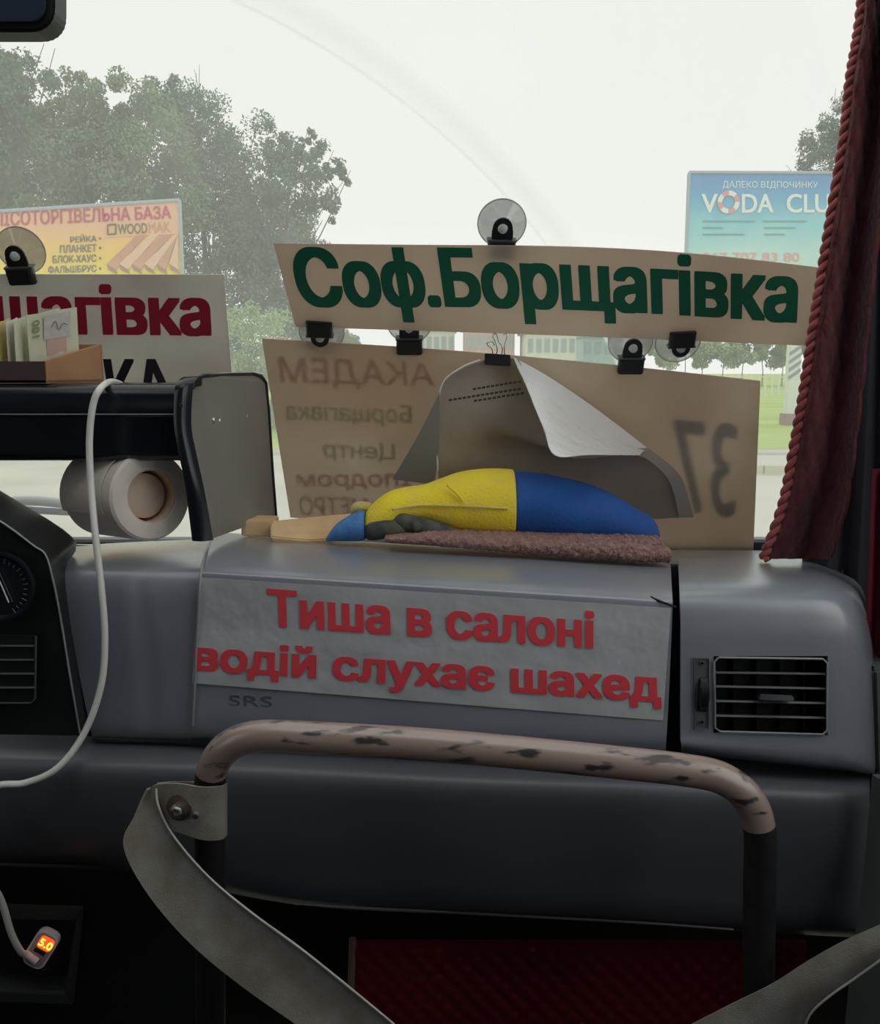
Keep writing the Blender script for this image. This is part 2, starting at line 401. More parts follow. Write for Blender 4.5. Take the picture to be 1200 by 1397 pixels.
# windscreen
def gp(x, z, off=0): return Vector((x, GY-off-RAKE*(z-CZ), z))
gz0, gz1 = CZ-.31, ZT-.02
G = [[gp(XL+(XR-XL)*i/12, gz1+(gz0-gz1)*j/8) for i in range(13)] for j in range(9)]
V = [p for r_ in G for p in r_]; fs = [(j*13+i, (j+1)*13+i, (j+1)*13+i+1, j*13+i+1) for j in range(8) for i in range(12)]
o = finish('window_1', V, fs, glassm, keep=True); o['kind'] = 'structure'
gask = mat('rubber gasket', (.02, .022, .024), .6)
o = prism('trim_1', [gp(XL, gz0+.012, .012), gp(XR, gz0+.012, .012), gp(XR, gz0-.012, .012), gp(XL, gz0-.012, .012)], (0, .02, .006), gask); o['kind'] = 'structure'
o = prism('trim_2', [gp(XR-.17, gz1), gp(XR, gz1), gp(XR, gz0), gp(XR-.1, gz0)], (0, .04, .0), matte); o['kind'] = 'structure'
# bonnet cowl and wiper outside
bus = empty('bonnet_cowl', (0, 1.7, CZ-.36), 'pale grey bonnet edge just outside the windscreen bottom', 'car body')
prism('cowl_panel', [Vector((XL, 1.575, CZ-.325)), Vector((XR, 1.575, CZ-.325)), Vector((XR, 1.72, CZ-.345)), Vector((XL, 1.72, CZ-.345))], (0, 0, -.03), lightgrey, bus, bevel=.004)
prism('cowl_grille', [Vector((XL, 1.565, CZ-.30)), Vector((XR, 1.565, CZ-.30)), Vector((XR, 1.60, CZ-.318)), Vector((XL, 1.60, CZ-.318))], (0, 0, -.02), slatm, bus, bevel=.003)
wip = empty('windscreen_wiper', at(60, 690, 1.60), 'dark wiper arm lying along the windscreen bottom at left', 'wiper')
tube('wiper_arm', [at(20, 683, 1.62), at(60, 684, 1.6), at(110, 690, 1.6)], .009, lightgrey, wip, sub=8)
tube('wiper_blade', [at(10, 693, 1.6), at(60, 697, 1.59), at(120, 700, 1.59)], .006, matte, wip, sub=8)

# ================================================================== OUTDOORS
def trunk(name, base, top, r0, m, parent, bends=.3):
    b0 = Vector(base); t0 = Vector(top)
    pts = [b0, b0.lerp(t0, .35)+Vector((random.uniform(-bends, bends), 0, 0)), b0.lerp(t0, .7)+Vector((random.uniform(-bends, bends), 0, 0)), t0]
    return tube(name, pts, lambda t_: r0*(1-.75*t_), m, parent, seg=7, sub=8)
barkm = mat('bark', (.10, .085, .065), .9)
def leafy(name, clumps, Y, nl, size, m, parent, shell=.55):
    V = []; fs = []
    wts = [c[2]**2 for c in clumps]; tot = sum(wts)
    for c, w_ in zip(clumps, wts):
        cc = at(c[0], c[1], Y+(c[3] if len(c) > 3 else 0)); R_ = c[2]*Y/F
        # sub-clusters make a lumpy outline
        nsub = max(6, int(c[2]*.45)); subs = []
        for k in range(nsub):
            d = Vector((random.gauss(0, 1), random.gauss(0, 1), random.gauss(0, 1))).normalized()*R_*random.uniform(.35, .98)
            subs.append((cc+d, R_*random.uniform(.16, .34)))
        for k in range(int(nl*w_/tot)):
            sc_, sr = random.choice(subs)
            d = Vector((random.gauss(0, 1), random.gauss(0, 1), random.gauss(0, 1))).normalized()*sr*random.random()**.5
            p = sc_+d
            a = Vector((random.gauss(0, 1), random.gauss(0, 1), random.gauss(0, 1))).normalized()
            b_ = a.orthogonal().normalized(); s = size*random.uniform(.6, 1.3)
            q = a.cross(b_)*s*.12; i0 = len(V)
            V += [p-a*s*.5, p+b_*s*.26+q, p+a*s*.5, p-b_*s*.26+q]
            fs.append((i0, i0+1, i0+2, i0+3))
    return finish(name, V, fs, m, parent, smooth=False, kind='stuff')
def branches(name, root, tips, r0, parent):
    root = Vector(root)
    for tp in tips:
        mid = root.lerp(tp, .5)+Vector((random.uniform(-.4, .4), 0, .3))
        tube(name, [root, mid, tp], lambda t_: r0*(.55-.5*t_)+.006, barkm, parent, seg=5, sub=5)
lf_a = mat('dark leaves', (.07, .13, .08), .7, island=(.15, .23, .13))
lf_b = mat('olive leaves', (.12, .19, .08), .7, island=(.25, .34, .16))
lf_c = mat('grey green leaves', (.09, .15, .10), .7, island=(.19, .27, .18))
lf_d = mat('pale leaves', (.24, .36, .14), .7, island=(.42, .54, .24))
def tree(label, clumps, Y, nl, size, m, basepx, tips=(), group='trees along the roadside', cat_='tree'):
    base = Vector((at(basepx, 500, Y).x, Y, GZ))
    t_ = empty('roadside_tree', base, label, cat_, group)
    leafy('crown', clumps, Y, nl, size, m, t_)
    c0 = clumps[0]; top = at(c0[0], c0[1], Y)
    trunk('trunk', base, top, .18, barkm, t_)
    mid = base.lerp(top, .55)
    branches('branch', mid, [at(x, y, Y) for x, y in tips], .05, t_)
    return t_
tree('tall dark tree cut by the left picture edge below the mirror', [(-20, 110, 75), (10, 90, 55), (-50, 200, 90), (15, 150, 45)], 27, 16000, .13, lf_a, -30, [(60, 60), (75, 66), (40, 130)])
tree('broad olive green tree above the yellow billboard', [(110, 190, 80), (60, 240, 90), (170, 160, 62), (120, 290, 95), (10, 310, 95), (200, 250, 90), (110, 150, 45), (60, 170, 45)], 33, 70000, .15, lf_b, 90, [(95, 100), (150, 100)])
tree('tall grey green tree right of the olive one, bare twigs on top', [(270, 190, 68), (320, 230, 75), (240, 160, 50), (290, 320, 95), (350, 300, 80), (380, 380, 80), (300, 420, 90), (215, 150, 42)], 36, 60000, .15, lf_c, 310, [(268, 100), (272, 88), (265, 95), (355, 150)])
tree('sparse tree with reaching branch beside the long green lettered sign', [(395, 250, 52), (425, 215, 34), (440, 280, 32), (400, 320, 50), (455, 232, 24), (470, 238, 15), (375, 200, 34), (420, 190, 18), (400, 430, 60)], 34, 11500, .15, lf_c, 395, [(478, 232), (455, 205), (420, 175), (470, 245), (440, 300)])
tree('hazy grey green tree rising behind the blue billboard', [(1135, 190, 42), (1110, 215, 34), (1160, 165, 38), (1150, 230, 60), (1095, 230, 20), (1180, 220, 70)], 45, 14000, .18, lf_c, 1150, [(1072, 225), (1075, 232), (1140, 120)])
# low hedges and far tree line
def hedge(label, clumps, Y, nl, size, m, group='low bushes beyond the grass'):
    b_ = empty('bush', Vector((at(clumps[0][0], 500, Y).x, Y, GZ)), label, 'bush', group)
    leafy('foliage', clumps, Y, nl, size, m, b_)
    for c in clumps: trunk('stem', Vector((at(c[0], c[1], Y).x, Y, GZ-.02)), at(c[0], c[1], Y), .06, barkm, b_)
    return b_
hedge('pale green bush seen between the two left signs', [(340, 470, 70), (300, 520, 60), (370, 540, 60)], 29, 14000, .12, lf_d)
hedge('green bushes glimpsed left of the first small clip', [(420, 455, 40), (470, 470, 35)], 60, 7000, .2, lf_b)
hedge('green tree line beyond the railing at right', [(880+q*27, 470-(q*37 % 11), 30+(q*13 % 9)) for q in range(10)], 95, 30000, .45, lf_d)
# far buildings
def building(label, x0, x1, ytop, Y, wallm, roofm, winm, nx, ny):
    a = at(x0, ytop, Y); b_ = at(x1, ytop, Y); h = a.z-GZ
    r_ = empty('distant_building', Vector(((a.x+b_.x)/2, Y, GZ)), label, 'building', 'buildings far down the road')
    box('wall', ((a.x+b_.x)/2, Y+4, GZ+h/2), (b_.x-a.x, 8, h), wallm, r_, bevel=0)
    box('roof', ((a.x+b_.x)/2, Y+4, GZ+h+.15), (b_.x-a.x+.6, 8.6, .3), roofm, r_, bevel=0)
    for j in range(ny):
        for i in range(nx):
            cx = a.x+(b_.x-a.x)*(i+.5)/nx; cz = GZ+h*(j+.55)/ny
            box('window', (cx, Y-.05, cz), ((b_.x-a.x)/nx*.6, .12, h/ny*.5), winm, r_, bevel=0)
winm = mat('far window', (.30, .38, .42), .2)
pk = mat('pink wall', (.62, .40, .38), .8); wh = mat('white wall', (.72, .72, .70), .8); bl_ = mat('blue wall', (.35, .50, .58), .7); gyr = mat('grey roof', (.35, .36, .37), .8)
building('white low building seen left of the wire handled clip', 560, 620, 452, 110, wh, gyr, winm, 6, 2)
building('pink fronted building behind the wire handled clip', 634, 702, 450, 105, pk, gyr, winm, 7, 2)
building('white and glass building right of the wire handled clip', 718, 786, 455, 100, wh, gyr, winm, 6, 2)
building('pale blue building behind the large lower clip', 795, 850, 460, 115, bl_, gyr, winm, 4, 2)
# railing far right
rl = empty('white_railing', Vector((at(980, 500, 62).x, 62, GZ)), 'white metal railing across the grass behind the signs', 'railing')
whm = mat('white metal', (.75, .77, .75), .5)
x0 = at(880, 480, 62).x; x1 = at(1120, 480, 62).x
for z in (.35, 1.35): box('rail', ((x0+x1)/2, 62, GZ+z), (x1-x0, .06, .07), whm, rl, bevel=0)
for k in range(27): box('post', (x0+(x1-x0)*k/26, 62, GZ+.75), (.09, .09, 1.5), whm, rl, bevel=0)

# billboards
def billboard(label, tl, tr, Yl, Yr, hpx, skin, postpx, postm):
    a = at(*tl, Yl); b_ = at(*tr, Yr); hm = hpx*Yr/F
    r_ = empty('billboard', Vector(((a.x+b_.x)/2, (Yl+Yr)/2, GZ)), label, 'billboard')
    dx = (b_-a); nrm = Vector((dx.y, -dx.x, 0)).normalized()   # towards camera
    def bf(px, py, lift=0.0):
        h, dy, dz = ray(px, py); o_ = Vector((0, 0, CZ)); d = Vector((h, dy, dz))
        t_ = (a-o_).dot(nrm)/d.dot(nrm)
        return o_+d*t_+nrm*(.012+lift*20)
    prism('board', [a, b_, b_-Vector((0, 0, hm)), a-Vector((0, 0, hm))], -nrm*.25, skin, r_)
    fr = mat('frame', (.42, .47, .52), .5)
    for p, q in ((a, b_), (b_, b_-Vector((0, 0, hm))), (a, a-Vector((0, 0, hm))), (a-Vector((0, 0, hm)), b_-Vector((0, 0, hm)))):
        tube('frame', [p+nrm*.02, q+nrm*.02], .05, fr, r_, seg=6)
    return r_, bf, nrm, a, b_, hm
def posterm(name, stops, scale, c_noise=None, axis='Z', z0=0, z1=1):
    m = bpy.data.materials.new(name); m.use_nodes = True; N = m.node_tree.nodes; L = m.node_tree.links; b_ = N['Principled BSDF']; b_.inputs['Roughness'].default_value = .6
    t_ = N.new('ShaderNodeTexCoord'); s_ = N.new('ShaderNodeSeparateXYZ'); L.new(t_.outputs['Object'], s_.inputs[0])
    mr_ = N.new('ShaderNodeMapRange'); mr_.inputs[1].default_value = z0; mr_.inputs[2].default_value = z1; L.new(s_.outputs[axis], mr_.inputs[0])
    nz_ = N.new('ShaderNodeTexNoise'); nz_.inputs['Scale'].default_value = scale; L.new(t_.outputs['Object'], nz_.inputs['Vector'])
    ad = N.new('ShaderNodeMath'); ad.operation = 'MULTIPLY_ADD'; ad.inputs[1].default_value = .35; L.new(nz_.outputs['Fac'], ad.inputs[0]); L.new(mr_.outputs[0], ad.inputs[2])
    sb = N.new('ShaderNodeMath'); sb.operation = 'SUBTRACT'; sb.inputs[1].default_value = .17; L.new(ad.outputs[0], sb.inputs[0])
    r_ = N.new('ShaderNodeValToRGB'); r_.color_ramp.elements.remove(r_.color_ramp.elements[1])
    for k, (p, c) in enumerate(stops):
        e = r_.color_ramp.elements[0] if k == 0 else r_.color_ramp.elements.new(p)
        e.position = p; e.color = (*c, 1)
    L.new(sb.outputs[0], r_.inputs[0]); L.new(r_.outputs[0], b_.inputs['Base Color'])
    return m
yb = posterm('yellow poster', [(0, (.88, .62, .05)), (.55, (.92, .72, .06)), (.8, (.95, .60, .16)), (1, (.90, .50, .30))], .8, z0=0, z1=3.1)
r_, bf, nrm, a, b_, hm = billboard('yellow roadside billboard advertising timber boards', (-60, 292), (245, 273), 25.0, 26.0, 150, yb, 90, None)
txr = mat('billboard red', (.55, .05, .09), .6); txd = mat('billboard dark', (.16, .13, .05), .6); txo = mat('billboard tan', (.62, .36, .12), .6)
text('headline', 'ЛІСОТОРГІВЕЛЬНА БАЗА', bf, ((-8, 289), (232, 281), (233, 298), (-8, 309)), txr, r_, bold=.018, thick=.0005)
text('brand_line', 'WOOD', bf, ((161, 306), (200, 304), (201, 318), (161, 320)), txd, r_, bold=.01)
text('brand_line', 'MAK', bf, ((202, 304), (232, 302), (232, 316), (203, 318)), txo, r_, bold=0.0)
for s_, x0, y_ in (('РЕЙКА •', 96, 325), ('ПЛАНКЕТ •', 82, 339), ('БЛОК-ХАУС •', 72, 353), ('ФАЛЬШБРУС •', 66, 367)):
    text('list_line', s_, bf, ((x0, y_-4), (138, y_-6), (138, y_+4), (x0, y_+6)), txd, r_, bold=.02)
# emblem beside the brand line: small square ring
for q in (((147, 307), (158, 306)), ((158, 306), (158, 319)), ((158, 319), (147, 320)), ((147, 320), (147, 307))):
    tube('emblem', [bf(*q[0], .0005), bf(*q[1], .0005)], .02, txd, r_, seg=5)
# picture of planks printed on the board (flat print pieces)
plk = mat('printed planks', (.72, .38, .24), .6, col2=(.60, .28, .17), nscale=1.5); plk2 = mat('printed plank ends', (.42, .22, .14), .6)
plk3 = mat('printed plank light', (.85, .55, .36), .6)
text_rule = prism('white_rule', [bf(142, 322, 0), bf(243, 317, 0), bf(243, 319, 0), bf(142, 324, 0)], nrm*.01, plk3, r_)
for k in range(6):
    x = 150+k*17
    prism('printed_plank', [bf(x+38 if x+38 < 243 else 243, 320, 0), bf(min(x+50, 243), 320, 0), bf(x+8, 368, 0), bf(x-4, 360, 0)], nrm*(.02+.004*k), (plk, plk3)[k % 2], r_)
    prism('printed_plank', [bf(x-4, 360, 0), bf(x+8, 368, 0), bf(x+10, 374, 0), bf(x-2, 368, 0)], nrm*(.024+.004*k), plk2, r_)
box('post', ((a.x+b_.x)/2, 26.0, GZ+(a.z-hm-GZ)/2), (.4, .3, a.z-hm-GZ), whm, r_, bevel=.02)

yb2 = posterm('blue poster', [(0, (.62, .80, .70)), (.25, (.45, .78, .80)), (.5, (.25, .66, .78)), (.75, (.10, .42, .72)), (1, (.10, .30, .66))], .9, z0=0, z1=3.2)
r_, bf, nrm, a, b_, hm = billboard('blue roadside billboard for a water club', (940, 235), (1185, 236), 31.0, 31.0, 128, yb2, 1080, None)
txw = mat('billboard white', (.82, .90, .88), .5); txp = mat('billboard pink', (.80, .32, .32), .6); txg = mat('billboard teal', (.10, .38, .38), .6)
text('tagline', 'ДАЛЕКО ВІДПОЧИНКУ', bf, ((985, 247), (1115, 248), (1115, 258), (985, 258)), txw, r_, bold=.0)
text('headline', 'V', bf, ((957, 265), (978, 265), (978, 290), (957, 290)), txw, r_, bold=.02)
text('headline', 'DA', bf, ((1012, 265), (1054, 265), (1054, 290), (1012, 290)), txw, r_, bold=.02)
text('headline', 'CLUB', bf, ((1073, 265), (1150, 265), (1150, 290), (1073, 290)), txw, r_, bold=.02)
# lifebuoy used as the letter O
cc = bf(993, 276, .001)
for k in range(8):
    V = []; fs = []
    for s in range(5):
        th = 2*pi*(k+s/4)/8
        for rr in (.21, .36): V.append(cc+Vector((cos(th)*rr, 0, sin(th)*rr)))
    V += [v+Vector((0, -.02, 0)) for v in V]
    for s in range(4): fs.append((10+2*s, 10+2*s+1, 10+2*s+3, 10+2*s+2))
    for s in range(4): fs.append((2*s+1, 2*s+3, 10+2*s+3, 10+2*s+1)); fs.append((2*s, 2*s+2, 12+2*s, 10+2*s))
    finish('lifebuoy_segment', V, fs, txp if k % 2 == 0 else txw, r_, smooth=False)
for (x0, x1, y_) in ((958, 1028, 302), (1040, 1100, 302), (958, 985, 311), (1042, 1085, 311), (958, 1015, 320), (1042, 1070, 320)):
    prism('small_print', [bf(x0, y_-1, 0), bf(x1, y_-1, 0), bf(x1, y_+1, 0), bf(x0, y_+1, 0)], nrm*.01, txg, r_)
text('phone_number', '067 707 83 80', bf, ((958, 345), (1090, 345), (1090, 357), (958, 356)), txp, r_, bold=.01)
pb = at(1077, 575, 31.0)
pst = box('post', (pb.x, 31.0, (GZ+a.z-hm)/2), (.40, .3, a.z-hm-GZ), whm, r_, bevel=.02)
sd = mat('post stripe', (.25, .30, .30), .6)
for k in range(4):
    z = at(1077, 474+k*11, 30.8).z
    prism('stripe', [Vector((pb.x-.20, 30.84, z-.28)), Vector((pb.x+.20, 30.84, z)), Vector((pb.x+.20, 30.84, z+.12)), Vector((pb.x-.20, 30.84, z-.16))], (0, -.01, 0), sd, pst)
box('post_base', (pb.x, 31.0, GZ+.2), (.55, .5, .5), mat('brick base', (.32, .20, .18), .8), r_, bevel=.02)

# ================================================================== DASHBOARD
D = empty('dashboard', (0, 1.2, CZ-.55), 'grey moulded plastic dashboard with airbag cover, air vents and lower shelf', 'dashboard')
def fY(x): return 1.088-(x-268)*.05/647                       # face depth of the cover
def rows3(R): return [[at(*p) for p in r] for r in R]
G = grid(rows3([
    [(104, 744, 1.36), (190, 739, 1.36), (287, 735, 1.36)],
    [(98, 752, 1.24), (190, 748, 1.23), (284, 745, 1.22)],
    [(90, 768, 1.135), (190, 770, 1.13), (277, 770, 1.125)],
    [(89, 792, 1.105), (190, 793, 1.10), (273, 792, 1.095)],
    [(96, 850, 1.10), (190, 850, 1.095), (269, 850, 1.09)],
    [(110, 930, 1.105), (190, 930, 1.10), (265, 930, 1.09)],
    [(124, 998, 1.11), (190, 1000, 1.105), (262, 1001, 1.095)],
    [(126, 1006, 1.14), (190, 1008, 1.14), (262, 1009, 1.13)]]), 12, 40)
sheet('centre_panel', G, .004, dash, D)
def xs_(l, r_, n_=7): return [l+(r_-l)*k/(n_-1) for k in range(n_)]
def band(l, r_, yl, yr, Yl, Yr, sag=0):
    return [at(l+(r_-l)*k/6, yl+(yr-yl)*k/6-sag*sin(pi*k/6), Yl+(Yr-Yl)*k/6) for k in range(7)]
G = grid([
    band(296, 912, 726, 765, 1.38, 1.30), band(293, 914, 729, 768, 1.32, 1.25),
    band(287, 915, 742, 780, 1.22, 1.16), band(279, 916, 762, 800, 1.135, 1.085),
    band(275, 917, 777, 816, 1.098, 1.05), band(273, 917, 792, 832, 1.089, 1.04),
    band(269, 914, 870, 905, fY(268), fY(915)), band(265, 911, 940, 970, fY(268), fY(915)),
    band(262, 908, 1000, 1020, fY(262), fY(908)), band(262, 908, 1008, 1028, 1.13, 1.08)], 36, 54)
sheet('airbag_cover', G, .004, dash, D)
# thin lighter edge strips at both ends of the cover
tube('seam_edge', [at(290, 732, 1.29), at(279, 758, 1.135), at(273, 792, 1.085), at(268, 880, 1.083), at(263, 990, 1.083)], .0016, trimg, D, seg=6, sub=20)
# embossed letters
def cover(px, py, lift=0.0): return at(px, py, fY(px)-.0005-lift)
text('embossed_mark', 'SRS', cover, ((312, 948), (371, 950), (371, 965), (312, 963)), dash_lo, D, bold=0.0, thick=.0012)

# right panel with a real opening for the vent
cols = [928, 973, 1025, 1078, 1129, 1156, 1178, 1190]
def rowR(ys, Ys, dx): return [at(cols[k]+dx[k], ys[k], Ys[k]) for k in range(8)]
yface = lambda x, y: y+(x-928)*.035*(y-895)/125.0 if y > 895 else y
fYR = lambda x: 1.045
R0 = rowR([762, 761, 761, 762, 768, 776, 784, 790], [1.33, 1.33, 1.33, 1.33, 1.32, 1.30, 1.27, 1.25], [-4, -6, -8, -10, -16, -22, -26, -26])
R1 = rowR([772, 772, 772, 774, 779, 786, 796, 804], [1.2, 1.2, 1.2, 1.2, 1.2, 1.2, 1.19, 1.21], [-3, -4, -5, -6, -10, -14, -16, -14])
R2 = rowR([790, 790, 790, 791, 794, 799, 811, 828], [1.1, 1.1, 1.1, 1.1, 1.1, 1.105, 1.12, 1.17], [-2, -2, -3, -3, -6, -8, -10, -8])
R3 = rowR([815, 815, 815, 816, 818, 822, 832, 848], [1.055, 1.055, 1.055, 1.055, 1.055, 1.062, 1.085, 1.16], [-1, -1, -1, -1, -2, -4, -6, -4])
R4 = rowR([850]*4+[852, 855, 862, 872], [1.045]*5+[1.05, 1.072, 1.15], [0, 0, 0, 0, 0, 0, -1, 0])
Rt = rowR([895]*8, [1.043]*5+[1.048, 1.070, 1.15], [0, 0, 0, 0, 0, 1, 2, 3])
Rm = rowR([948, 948, 949, 950, 951, 952, 953, 954], [1.043]*5+[1.048, 1.070, 1.15], [0, 0, 0, 0, 0, 2, 5, 6])
Rb = rowR([1000, 1001, 1002, 1003, 1004, 1005, 1007, 1008], [1.043]*5+[1.048, 1.070, 1.15], [0, 0, 0, 0, 0, 4, 7, 9])
Rc = rowR([1018, 1024, 1030, 1036, 1041, 1044, 1048, 1050], [1.045]*5+[1.05, 1.072, 1.15], [1, 0, 0, 0, 0, 4, 8, 10])
Rd = rowR([1026, 1032, 1038, 1044, 1049, 1052, 1056, 1058], [1.09]*5+[1.09, 1.1, 1.16], [1, 0, 0, 0, 0, 4, 8, 10])
top = grid([R0, R1, R2, R3, R4, Rt], 7*4, 24)
low = grid([Rt, Rm, Rb, Rc, Rd], 7*4, 16)
sheet('side_panel', top+low[1:], .004, dash, D, skip=lambda j, i: 24 <= j < 32 and 4 <= i < 16)
# vent
vent = sheet('air_vent', grid([[at(972, 894, 1.075), at(1130, 894, 1.075)], [at(972, 1002, 1.075), at(1130, 1006, 1.075)]], 2, 2, False), .004, matte, D, label='right rectangular air vent')
fpts = [at(x, y, 1.041) for x, y in [(980, 897), (1122, 899), (1128, 905), (1128, 996), (1122, 1002), (982, 998), (975, 993), (974, 903)]]
tube('vent_frame', fpts+[fpts[0]], .0014, trimg, vent, seg=8)
for (ya, yb_) in ((916, 918), (935, 938), (955, 958), (975, 978)):
    prism('vent_slat', [at(976, ya, 1.048), at(1126, yb_, 1.048), at(1126, yb_+3, 1.046), at(976, ya+3, 1.046)], (0, .02, -.006), slatm, vent, bevel=.0005)
prism('vent_tab', [at(1036, 947, 1.036), at(1082, 949, 1.036), at(1084, 957, 1.034), at(1034, 955, 1.034)], (0, .014, -.003), black_gl, vent, bevel=.0015)
for k in range(4): prism('vent_fin', [at(1000+k*32, 900, 1.066), at(1002+k*32, 900, 1.066), at(1002+k*32, 1000, 1.066), at(1000+k*32, 1000, 1.066)], (0, .008, 0), matte, vent)
# thumbwheel plate
pl = prism('wheel_plate', [at(945, 897, 1.042), at(967, 897, 1.042), at(966, 993, 1.042), at(946, 994, 1.042)], (0, .006, 0), dash_lo, D, bevel=.001)
fp = [at(946, 898, 1.0405), at(967, 898, 1.0405), at(966, 994, 1.0405), at(947, 995, 1.0405), at(946, 898, 1.0405)]
tube('plate_rim', fp, .0009, slatm, pl, seg=6)
wc = at(957, 946, 1.046); 
lathe('thumb_wheel', wc+Vector((-.006, .012, 0)), (1, 0, 0), [(0, 0), (.024, 0), (.027, .002), (.027, .010), (.024, .012), (0, .012)], black_gl, pl)
for y_ in (905, 985): lathe('wheel_mark', at(957, y_, 1.0405), (0, -1, 0), [(.0028, 0), (.0028, .0012), (.0018, .0012), (.0018, 0)], slatm, pl, seg=14)

# lower dash roll
def lowrow(ys, Ys): 
    X_ = [-120, 0, 130, 262, 420, 640, 860, 1040, 1150, 1186]
    return [at(X_[k], ys[k], Ys[k]) for k in range(10)]
G = grid([
    lowrow([1000, 1002, 1004, 1006, 1010, 1018, 1026, 1036, 1046, 1050], [1.2]*10),
    lowrow([1008, 1010, 1013, 1016, 1022, 1032, 1040, 1050, 1058, 1062], [1.13, 1.13, 1.13, 1.125, 1.12, 1.11, 1.10, 1.10, 1.10, 1.13]),
    lowrow([1024, 1026, 1030, 1034, 1040, 1052, 1060, 1068, 1074, 1074], [1.065, 1.065, 1.06, 1.06, 1.055, 1.045, 1.035, 1.035, 1.04, 1.08]),
    lowrow([1044, 1046, 1050, 1054, 1062, 1072, 1080, 1086, 1092, 1092], [1.04, 1.04, 1.035, 1.035, 1.03, 1.02, 1.012, 1.012, 1.02, 1.065]),
    lowrow([1090, 1090, 1095, 1100, 1108, 1118, 1126, 1132, 1138, 1138], [1.045, 1.045, 1.04, 1.04, 1.035, 1.025, 1.017, 1.017, 1.025, 1.07]),
    lowrow([1140, 1140, 1145, 1160, 1172, 1184, 1192, 1200, 1206, 1206], [1.065, 1.065, 1.06, 1.06, 1.055, 1.045, 1.037, 1.037, 1.045, 1.085]),
    lowrow([1168, 1168, 1172, 1200, 1228, 1240, 1252, 1264, 1270, 1270], [1.09, 1.09, 1.09, 1.09, 1.085, 1.075, 1.067, 1.067, 1.07, 1.1]),
    lowrow([1176, 1176, 1180, 1208, 1236, 1248, 1260, 1272, 1278, 1278], [1.14]*10)], 54, 42)
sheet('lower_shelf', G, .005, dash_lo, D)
tube('seam_edge', [at(400, 1233, 1.083), at(480, 1238, 1.08), at(640, 1246, 1.075), at(860, 1258, 1.067), at(1000, 1268, 1.066)], .0016, slatm, D, seg=6, sub=14)
# inner dark body filling the gaps between panels
prism('inner_body', [at(-120, 760, 1.42), at(1150, 800, 1.36), at(1150, 1040, 1.25), at(-120, 1040, 1.25)], (0, .06, 0), matte, D)
prism('inner_body', [at(900, 772, 1.22), at(936, 772, 1.22), at(936, 1040, 1.14), at(900, 1040, 1.14)], (0, .01, 0), matte, D)
prism('rear_deck', [at(60, 742, 1.34), at(1180, 778, 1.30), Vector((.80, 1.55, CZ-.315)), Vector((-.75, 1.55, CZ-.30))], (0, 0, -.012), dash, D)

# instrument binnacle at the left edge
ridge = [(-90, 660, 1.02), (0, 711, 1.03), (62, 757, 1.04), (72, 790, 1.04), (82, 840, 1.045), (96, 925, 1.05), (109, 1000, 1.06)]
outer = [(-90, 615, 1.10), (0, 670, 1.11), (96, 733, 1.13), (90, 768, 1.12), (96, 825, 1.12), (110, 920, 1.12), (124, 1004, 1.12)]
back = [(-90, 622, 1.18), (0, 678, 1.18), (98, 738, 1.18), (94, 770, 1.18), (98, 825, 1.17), (112, 920, 1.17), (125, 1004, 1.17)]
left = [(-110, 720, 1.03), (-100, 740, 1.03), (-95, 790, 1.035), (-95, 820, 1.035), (-95, 860, 1.04), (-95, 930, 1.05), (-95, 1003, 1.06)]
col_ = lambda C: [at(*p) for p in C]
Gs = [list(c) for c in zip(*[col_(left), col_(ridge)])]
bn = sheet('instrument_binnacle', grid([[g[0], g[1]] for g in Gs], 8, 24, True), .004, black, D, label='black instrument surround at the left edge')
sheet('binnacle_side', grid([[at(*ridge[k]), at(*outer[k]), at(*back[k])] for k in range(7)], 8, 30), .003, black, bn)
tube('ridge_highlight', [at(x, y, Y-.001) for x, y, Y in ridge[:1]+ridge[1:2]+[(45, 744, 1.037)]+ridge[2:]], .0013, trimg, bn, seg=6, sub=26)  # light catching the bevel, drawn as a light grey line
gc = at(0, 800, 1.028)
lathe('gauge', gc, (0, -1, .05), [(0, 0), (.034, .001), (.037, .005), (.040, .005), (.041, 0)], black_gl, bn)
for k in range(28):
    th = radians(-150+k*300/27); d = Vector((sin(th), 0, cos(th)))
    p = gc+Vector((0, -.004, 0))
    tube('gauge_tick', [p+d*.029, p+d*(.033 if k % 3 else .035)], .0005, slatm, bn, seg=4)
tube('gauge_needle', [gc+Vector((.0, -.007, .018)), at(12, 822, 1.02)], .0009, white_c, bn, seg=5)
tube('gauge_needle', [gc+Vector((.004, -.007, .018)), at(17, 821, 1.02)], .0006, slatm, bn, seg=5)
prism('vent_well', [at(-80, 866, 1.036), at(48, 866, 1.038), at(48, 956, 1.045), at(-80, 956, 1.043)], (0, -.003, 0), matte, bn)
for y_ in (880, 899, 918, 937): prism('vent_slat', [at(-80, y_, 1.030), at(46, y_, 1.032), at(46, y_+2.5, 1.031), at(-80, y_+2.5, 1.029)], (0, .008, -.002), slatm, bn, bevel=.0004)
tube('vent_rim', [at(-80, 959, 1.034), at(42, 959, 1.036), at(48, 953, 1.036), at(49, 868, 1.032)], .0012, slatm, bn, seg=6)

